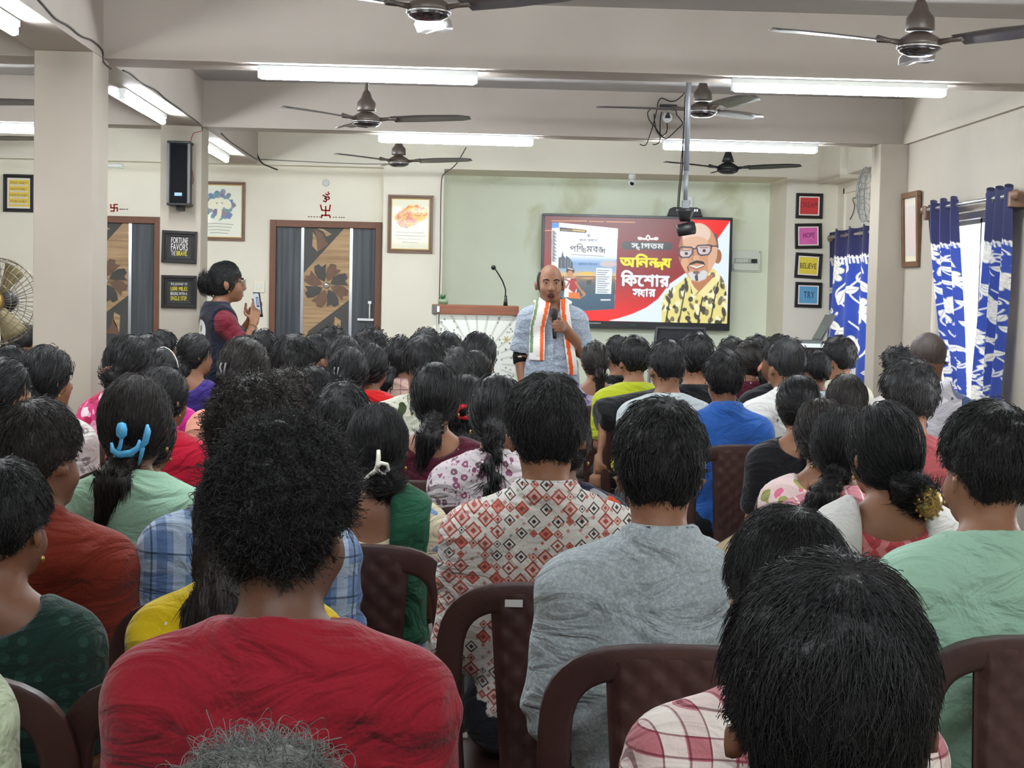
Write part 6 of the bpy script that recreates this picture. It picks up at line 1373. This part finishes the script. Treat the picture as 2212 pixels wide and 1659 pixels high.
# ================================================================= the speaker
def own(name, f, lo, hi, h, mt, t, cols=None):
    V, Q = snet(f, lo, hi, h); me = bpy.data.meshes.new(name); fast_mesh(me, V, Q); me.polygons.foreach_set('use_smooth', np.ones(len(Q), bool)); me.materials.append(mt)
    if cols is not None:
        a = me.color_attributes.new('Col', 'FLOAT_COLOR', 'POINT'); n = len(me.vertices); co = np.zeros(n*3, np.float32); me.vertices.foreach_get('co', co); c = np.ones((n, 4)); c[:, :3] = lin(cols(co.reshape(-1, 3))); a.data.foreach_set('color', c.ravel().astype(np.float32))
    o = bpy.data.objects.new(name, me); C.objects.link(o); o.parent = t; return o
def stand_legs(g=0.0):
    L = []
    for s in (-1, 1): L += [K((s*.088, 0, .86), (s*.1, .015, .47), .086+g, .058+g, .03), K((s*.1, .015, .47), (s*.105, -.01, .09), .055+g, .038+g*1.3, .03)]
    return L
def feet(): return [p for s in (-1, 1) for p in (K((s*.105, -.01, .06), (s*.115, .13, .032), .036, .03, .03), E((s*.117, .15, .028), (.04, .05, .024), .02))]
def ob(name, mb, mt, par, loc=(0, 0, 0), rot=(0, 0, 0)):
    o = mb.build(name, mt, None, smooth=True); o.parent = par; o.location = loc; o.rotation_euler = rot; return o
def face_parts(t, hc, yaw, pitch, open_=0.0):
    g = dict(loc=hc, rot=(pitch, 0, yaw))
    for s in (-1, 1):
        e = ob('eye', MB().lathe([(0, -.011), (.007, -.0085), (.0108, 0), (.007, .0085), (0, .011)], (s*.032, .0805, -.003), 14, axis='y'), M_eye, t, **g)
        ob('iris', MB().lathe([(0, .0018), (.0052, .001), (.0058, 0)], (s*.032, .0908, -.003), 12, axis='y'), M_iris, e)
        ob('eyebrow', MB().tube([(s*.014, .101, .014), (s*.032, .1, .021), (s*.052, .086, .016)], [.004, .0048, .003], 8), M_brow, t, **g)
    if open_: ob('mouth', MB().lathe([(0, .006), (.013, .005), (.02, .0), (.022, -.012)], (0, .098, -.082), 18, axis='y'), M_mouth, t, **g)
    ob('lips', MB().tube([(.025*math.cos(a), .101-.013*abs(math.cos(a)), -.082+(.007+open_)*math.sin(a)) for a in np.linspace(0, 2*PI, 21)], .0042, 6), M_lip, t, **g)
sp = aty(1186, 570, 10.4); SS = 1.0
spk = thing('person', 'balding man speaking into a microphone in a grey shirt and tricolour scarf', 'person', (sp.x+.03, 10.4, 0)); spk.rotation_euler.z = PI+R_(-3)
HS = np.array((.02, .03, 1.588), np.float32); sy_, sp_ = R_(4), R_(0)
zt0 = .40
TS = torso_prims(.142, False, zt0)+[E((0, .05, 1.08), (.135, .09, .15), .05)]
AR = (V3(.15, -.005, 1.34), V3(.2, -.02, 1.11), V3(.172, .05, .885)); AL = (V3(-.15, -.005, 1.34), V3(-.2, .02, 1.15), V3(-.075, .165, 1.31))
BP = torso_prims(.132, False, zt0)+head_prims(HS, sy_, sp_, face=True, neck=(.005, -.015, 1.42), kn=.06)
for a, b, c in (AR, AL): BP += [K(a, b, .052, .043, .04), K(b, c, .043, .029, .02)]
BP += hand(AR[2], AR[2]-AR[1]+V3(0, .05, 0), V3(-.2, 1, 0), .4)
wl = AL[2]
def fist(w):
    L = []; f = nrm((.3, .95, .06)); up = V3(0, 0, 1); n = nrm((.95, -.3, 0))
    for o in (-.026, -.009, .009, .026): L.append(K(w+up*o*.7, w+f*.072+up*o, .017, .0135, .012))
    for o, ln in ((-.03, .82), (-.01, .95), (.01, 1.0), (.03, .92)):
        p = w+f*.074+up*o; a = .25
        for q_, da in ((.032, .55), (.028, 1.15), (.02, .9)): a += da; dd = f*math.cos(a)+n*math.sin(a); p2 = p+dd*q_*ln; L.append(K(p, p2, .0098, .0088, .003)); p = p2
    p = w+f*.02+up*.026+n*.004; p2 = p+nrm((.55, .45, .65))*.04; L += [K(p, p2, .013, .011, .008), K(p2, p2+nrm((.75, .5, .35))*.036, .0108, .009, .004)]; return L
BP += fist(wl)+stand_legs()+feet()
own('body', lambda P: ev(P, BP), (-.36, -.2, 0), (.36, .36, 1.72), .0088, SKIN[1], spk)
def spk_shirt(P):
    v = ev(P, TS+[K((0, 0, .86), (0, .01, .98), .16, .16, .05)])
    for a, b, c in (AR, AL):
        e = a+(b-a)*.78; v = smin(v, ev(P, [K(a, e, .066, .064, 0)]), .05); n = nrm(b-a); far = ((P-a) @ n > .16) & (np.linalg.norm(P-e, axis=1) < .1); v = np.where(far, np.maximum(v, ((P-e) @ n)-.012), v)
    v = v-.012+wrinkle(P-V3(0, 0, .4), .0045, 3)*1.0
    v = np.maximum(v, .84+.02*np.cos(9*P[:, 0])-P[:, 2]); r = np.hypot(P[:, 0]-.004, (P[:, 1]+.015)*1.05); v = smax(v, -np.maximum(r-.07, 1.39-P[:, 2]), .008)
    y = P[:, 1]; v = smax(v, -np.maximum(np.abs(P[:, 0])-.9*np.clip(P[:, 2]-1.32, 0, 1)*.6, np.maximum(1.32-P[:, 2], .03-y)), .006)
    tl_ = .045*np.clip(y/.08, -1, 1); st = np.maximum(np.abs(r-(.073+np.clip(1.475-tl_-P[:, 2], -.02, .1)*.4))-.0055, np.abs(P[:, 2]-(1.44-tl_))-.028); st = np.maximum(st, -(np.maximum(np.abs(P[:, 0])-.016, -y)))
    return np.minimum(v, st)
M_spk = cloth('grey_blue_melange', speck((140, 150, 164), (172, 180, 190), 110))
own('shirt', spk_shirt, (-.36, -.22, .8), (.36, .3, 1.5), .008, M_spk, spk)
own('jeans', lambda P: np.maximum(ev(P, stand_legs(.012)+[E((0, .0, .9), (.165, .125, .1), .05)]), .07-P[:, 2]), (-.24, -.2, .04), (.24, .2, 1.02), .014, M_jean, spk)
def spk_scarf(P):
    t = ev(P, TS); x, y, z = P.T; v = np.maximum(t-.034, -(t-.02))+wrinkle(P-V3(0, 0, .4), .003, 1)
    cA = .095-.03*np.clip((z-1.3)/.15, 0, 1); bA = np.maximum(np.abs(x-cA)-.05, np.maximum(1.09+.0*x-z, -.02-y))
    cB = -.075-.06*np.clip((1.42-z)/.38, 0, 1); bB = np.maximum(np.abs(x-cB)-.032, np.maximum(1.0-z, -.02-y))
    r = np.hypot(x, y+.015); ring = np.maximum(np.maximum(r-.125, y-.03), 1.36-z); m = np.minimum(np.minimum(bA, bB), ring); v = np.maximum(v, m); return np.maximum(v, .078-r)
def scarf_cols(p):
    x, z = p[:, 0], p[:, 2]; c = np.full((len(p), 3), 222.0); c[:] = (222, 218, 212)
    cA = .095-.03*np.clip((z-1.3)/.15, 0, 1); u = x-cA; A_ = (x > .0) & (p[:, 1] > -.02); c[A_ & (u > .026) & (u < .046) & (z > 1.14)] = (108, 130, 92); c[A_ & (u > -.042) & (u < -.018)] = (226, 92, 30)
    cB = -.075-.06*np.clip((1.42-z)/.38, 0, 1); u = x-cB; B_ = (x <= 0) & (p[:, 1] > -.02); c[B_ & (u > -.004) & (u < .022)] = (228, 88, 26); return c
own('scarf', spk_scarf, (-.26, -.2, .96), (.26, .28, 1.5), .0075, attr_mat('scarf_cloth', rough=.85), spk, scarf_cols)
M_elb = mat('black_elbow_band', (18, 18, 20), .8, .2)
eb = AR[1]; dr = nrm(AR[1]-AR[0]); ob('elbow_band', MB().tube([tuple(eb-dr*.05), tuple(eb-dr*.045), tuple(eb+V3(0, -.004, 0)), tuple(eb+nrm(AR[2]-AR[1])*.042), tuple(eb+nrm(AR[2]-AR[1])*.046)], [.046, .05, .052, .05, .044], 18), M_elb, spk)
ob('band_badge', MB().box(-.012, .012, .05, .054, -.004, .004), M_pearl, spk, loc=tuple(eb+V3(0.004, 0, 0)))
own('hair', lambda P: np.maximum(d_ell(P-HS, SK[0], SK[1]+.011), np.maximum(np.maximum(P[:, 2]-HS[2]-.04-.3*np.abs(P[:, 0]), (P[:, 1]-HS[1])-.03), np.maximum(-(P[:, 2]-HS[2]+.07), .03-np.abs(P[:, 0])*.5-(P[:, 1] < HS[1]-.05)*1.0))), HS-V3(.13, .14, .14), HS+V3(.13, .1, .1), .006, HAIR['salt'], spk)
face_parts(spk, tuple(HS), sy_, sp_, open_=.011)
zb_ = .0
ob('placket', MB().grid([[(x, .128+.03*math.sin(PI*np.clip((z-.9)/.34, 0, 1))-.35*max(0, z-1.24), z) for x in (-.012, .012)] for z in np.linspace(.86, 1.3, 12)]), M_spk, spk)
for z in (.94, 1.02, 1.1, 1.18, 1.25): ob('button', MB().lathe([(0, .004), (.005, .003), (.005, 0)], (0, .13+.03*math.sin(PI*min(max((z-.9)/.34, 0), 1))-.35*max(0, z-1.24), z), 10, axis='y'), M_pearl, spk)
# a folded card by the head of the person in pink plaid
cp = aty(1612, 1164, 2.46); card = thing('card', 'beige folded card held up before the face of the person in pink plaid', 'card', cp); cm = MB()
for k_ in (0, 1):
    pts_ = [aty(u, v, 2.44+e) for u, v, e in (((1545, 1180, 0), (1640, 1122, .05), (1700, 1160, .06), (1610, 1216, .0)), ((1545, 1180, 0), (1640, 1122, .05), (1690, 1150, .11), (1606, 1208, .06)))[k_]]
    n_ = Vector((0, .002, .001)); cm.add([p for p in pts_]+[p+n_ for p in pts_], [(0, 1, 2, 3), (7, 6, 5, 4), (0, 4, 5, 1), (1, 5, 6, 2), (2, 6, 7, 3), (3, 7, 4, 0)])
cm.build('sheet', mat('beige_card', (176, 160, 132), .7), card)
# his microphone
w3 = spk.matrix_basis @ Vector((float(wl[0])+.062, float(wl[1])+.066, float(wl[2])))
mic = thing('microphone', 'black handheld microphone held in the fist of the speaker', 'microphone', (w3.x, w3.y, w3.z-.075))
MB().lathe([(0, 0), (.011, .002), (.0135, .02), (.0145, .1), (.0165, .128), (.02, .134)], mic.location, 18).build('handle', M_blk, mic, smooth=True)
MB().lathe([(.02, .134), (.0235, .14), (.0245, .155), (.022, .18), (.012, .192), (0, .195)], mic.location, 18).build('head', mat('mic_mesh', (34, 34, 36), .5, .5, .4, bump=lambda nt: nt.vor(600), bs=.4), mic, smooth=True)
MB().lathe([(.0145, .09), (.016, .092), (.016, .1), (.0145, .102)], mic.location, 18).build('switch_ring', M_grey, mic, smooth=True)
mic.rotation_euler = (R_(-4), R_(-2), 0)
# ================================================================= the woman with the phone
wp = aty(482, 620, 10.14)
wom = thing('person', 'standing woman in a navy vest and maroon sleeves filming with her phone', 'person', (wp.x-.01, 10.14, 0)); wom.rotation_euler.z = R_(-68)
HW = np.array((0, .03, 1.545), np.float32); zt1 = .35; wy, wpch = R_(-6), R_(3)
A1 = (V3(.152, -.005, 1.285), V3(.2, .1, 1.13), V3(.085, .185, 1.3)); A2 = (V3(-.152, -.005, 1.285), V3(-.19, .12, 1.13), V3(-.03, .2, 1.32))
WP = torso_prims(.142, True, zt1)+head_prims(HW, wy, wpch, face=True, neck=(0, -.02, 1.37), kn=.047)
for a, b, c in (A1, A2): WP += [K(a, b, .042, .035, .04), K(b, c, .034, .024, .02)]
WP += hand(A1[2], V3(-.45, .25, .85), V3(0, -1, .2), .75, .92)+hand(A2[2], V3(.3, .3, .9), V3(0, -1, .2), .7, .92)+stand_legs()+feet()
own('body', lambda P: ev(P, WP), (-.3, -.2, 0), (.3, .34, 1.68), .0088, SKIN[1], wom)
TW = torso_prims(.15, True, zt1)
def kurta(P):
    v = ev(P, TW+[K((0, 0, .7), (0, .0, .95), .17, .15, .05)])
    for a, b, c in (A1, A2):
        e = a+(b-a)*.96; v = smin(v, ev(P, [K(a, e, .052, .05, 0)]), .03); n = nrm(b-a); far = ((P-a) @ n > .16) & (np.linalg.norm(P-e, axis=1) < .1); v = np.where(far, np.maximum(v, ((P-e) @ n)-.01), v)
    v = v-.01+wrinkle(P-V3(0, 0, .38), .004, 2); r = np.hypot(P[:, 0], (P[:, 1]+.018)*1.05); v = smax(v, -np.maximum(r-.068, 1.36-P[:, 2]), .01); return np.maximum(np.maximum(v, .62-P[:, 2]), P[:, 2]-1.44)
own('kurta', kurta, (-.32, -.24, .56), (.32, .3, 1.46), .009, cloth('maroon_kurta', floral((104, 28, 42), [(104, 28, 42), (170, 110, 110), (104, 28, 42), (96, 24, 40)], 7, .3)), wom)
def vest(P):
    v = ev(P, TW+[K((0, 0, .84), (0, .0, .98), .165, .15, .05)])-.022+wrinkle(P-V3(0, 0, .38), .003, 4); v = np.maximum(v, np.abs(P[:, 0])-(.15+.04*np.clip((1.22-P[:, 2])*6, 0, 1))); r = np.hypot(P[:, 0], (P[:, 1]+.018)*1.05)
    v = smax(v, -np.maximum(r-.074, 1.34-P[:, 2]), .01); v = np.maximum(v, -(np.maximum(np.abs(P[:, 0])-.03-.2*np.clip(P[:, 2]-1.0, 0, 1), .04-P[:, 1]))); return np.maximum(np.maximum(v, .76-P[:, 2]), P[:, 2]-1.45)
own('vest', vest, (-.26, -.24, .72), (.26, .26, 1.45), .008, cloth('navy_vest', solid((26, 28, 42))), wom)
own('salwar', lambda P: np.maximum(ev(P, stand_legs(.02)), .06-P[:, 2]), (-.24, -.2, .03), (.24, .2, 1.0), .016, cloth('navy_salwar', solid((30, 32, 48))), wom)
ho = own('hair', hair_shape('bigbun')[0], (-.13, -.24, -.16), (.13, .14, .17), .0068, HAIR['black'], wom); ho.location = tuple(HW); ho.rotation_euler = (wpch, 0, wy)
sdt = strands_data('bigbun', .0068, 3500, .0008, .05, .003, .08, 2); sdt.materials.append(HAIR['black']); so = bpy.data.objects.new('hair_strands', sdt); C.objects.link(so); so.parent = ho; so['kind'] = 'stuff'
face_parts(wom, tuple(HW), wy, wpch)
gm = MB()
for s in (-1, 1):
    gm.tube([(s*.034+.024*math.cos(k*PI/10), .108+.004*abs(math.sin(k*PI/10)), -.008+.021*math.sin(k*PI/10)) for k in range(21)], .0016, 6).tube([(s*.058, .106, -.002), (s*.08, .07, 0), (s*.09, .0, -.004)], .0016, 6)
gm.tube([(-.01, .112, 0), (.01, .112, 0)], .0016, 6); ob('glasses', gm, mat('glasses_wire', (60, 52, 44), .3, .5, .5), wom, loc=tuple(HW), rot=(wpch, 0, wy))
for s in (-1, 1): ob('earring', MB().lathe([(0, -.008), (.004, -.003), (.003, .003), (0, .006)], (s*.088, 0, -.058), 10), M_goldo, wom, loc=tuple(HW), rot=(wpch, 0, wy))
ob('bangle', MB().tube([tuple(A1[2]*.82+A1[1]*.18+.031*(math.cos(k*PI/8)*nrm(np.cross(A1[2]-A1[1], (0, 0, 1)))+math.sin(k*PI/8)*nrm(np.cross(A1[2]-A1[1], np.cross(A1[2]-A1[1], (0, 0, 1)))))) for k in range(17)], .0025, 6), M_goldo, wom)
lc = Canvas(60, 110, (26, 28, 42)); lc.ell(30, 34, 17, 26, (206, 206, 204)); lc.ell(30, 26, 5, 7, (120, 112, 90)); lc.line([(24, 44), (36, 44)], 2, (150, 150, 150)); lc.text('S SEA', 4, 72, 52, 18, (216, 216, 216), bold=1.0); lc.line([(8, 102), (52, 103)], 3.5, (190, 190, 190))
X_ = np.linspace(-.08, .13, 60)[None, :]; Z_ = np.linspace(1.335, 1.0, 110)[:, None]
Yg = np.linspace(-.3, -.02, 57); YY = np.zeros((110, 60))
Pq = np.stack(np.broadcast_arrays(X_[..., None]+0*Z_[..., None], Yg[None, None, :], Z_[..., None]+0*X_[..., None]), -1).astype(np.float32)
vq = vest(Pq.reshape(-1, 3)).reshape(110, 60, 57); hit = (vq < 0).argmax(2); v1 = np.take_along_axis(vq, hit[..., None], 2)[..., 0]; v0 = np.take_along_axis(vq, np.maximum(hit-1, 0)[..., None], 2)[..., 0]; YY = Yg[hit]-(Yg[1]-Yg[0])*np.clip(-v1/(v0-v1+1e-9), 0, 1)-.003
color_grid('vest_print', np.stack(np.broadcast_arrays(X_+0*Z_, YY, Z_+0*X_), -1), lc.img, M_print, wom, True)
pw = wom.matrix_basis @ Vector((.03, .225, 1.41)); ph = thing('mobile_phone', 'dark mobile phone with a lit screen held up by the standing woman', 'phone', pw)
MB().box(pw.x-.037, pw.x+.037, pw.y-.0045, pw.y+.0045, pw.z-.078, pw.z+.078).build('case', M_blk, ph, bev=.003)
pcv = Canvas(36, 76, (196, 208, 216)); pcv.poly([(2, 4), (34, 4), (34, 30), (2, 30)], (214, 222, 226)); pcv.poly([(14, 14), (30, 14), (30, 50), (14, 50)], (60, 70, 110)); pcv.poly([(17, 17), (28, 17), (28, 44), (17, 44)], (150, 176, 216)); pcv.poly([(0, 58), (36, 58), (36, 76), (0, 76)], (150, 160, 168))
pcv.mesh('screen', attr_mat('phone_screen', emit=.42), ph, (pw.x-.033, pw.y-.0052, pw.z+.072), (pw.x+.033, pw.y-.0052, pw.z+.072), (pw.x-.033, pw.y-.0052, pw.z-.06))
MB().box(pw.x-.025, pw.x-.01, pw.y+.0045, pw.y+.007, pw.z+.05, pw.z+.07).build('lens', M_grey, ph)
ph.rotation_euler = (R_(10), 0, R_(-52))
bpy.context.view_layer.update()
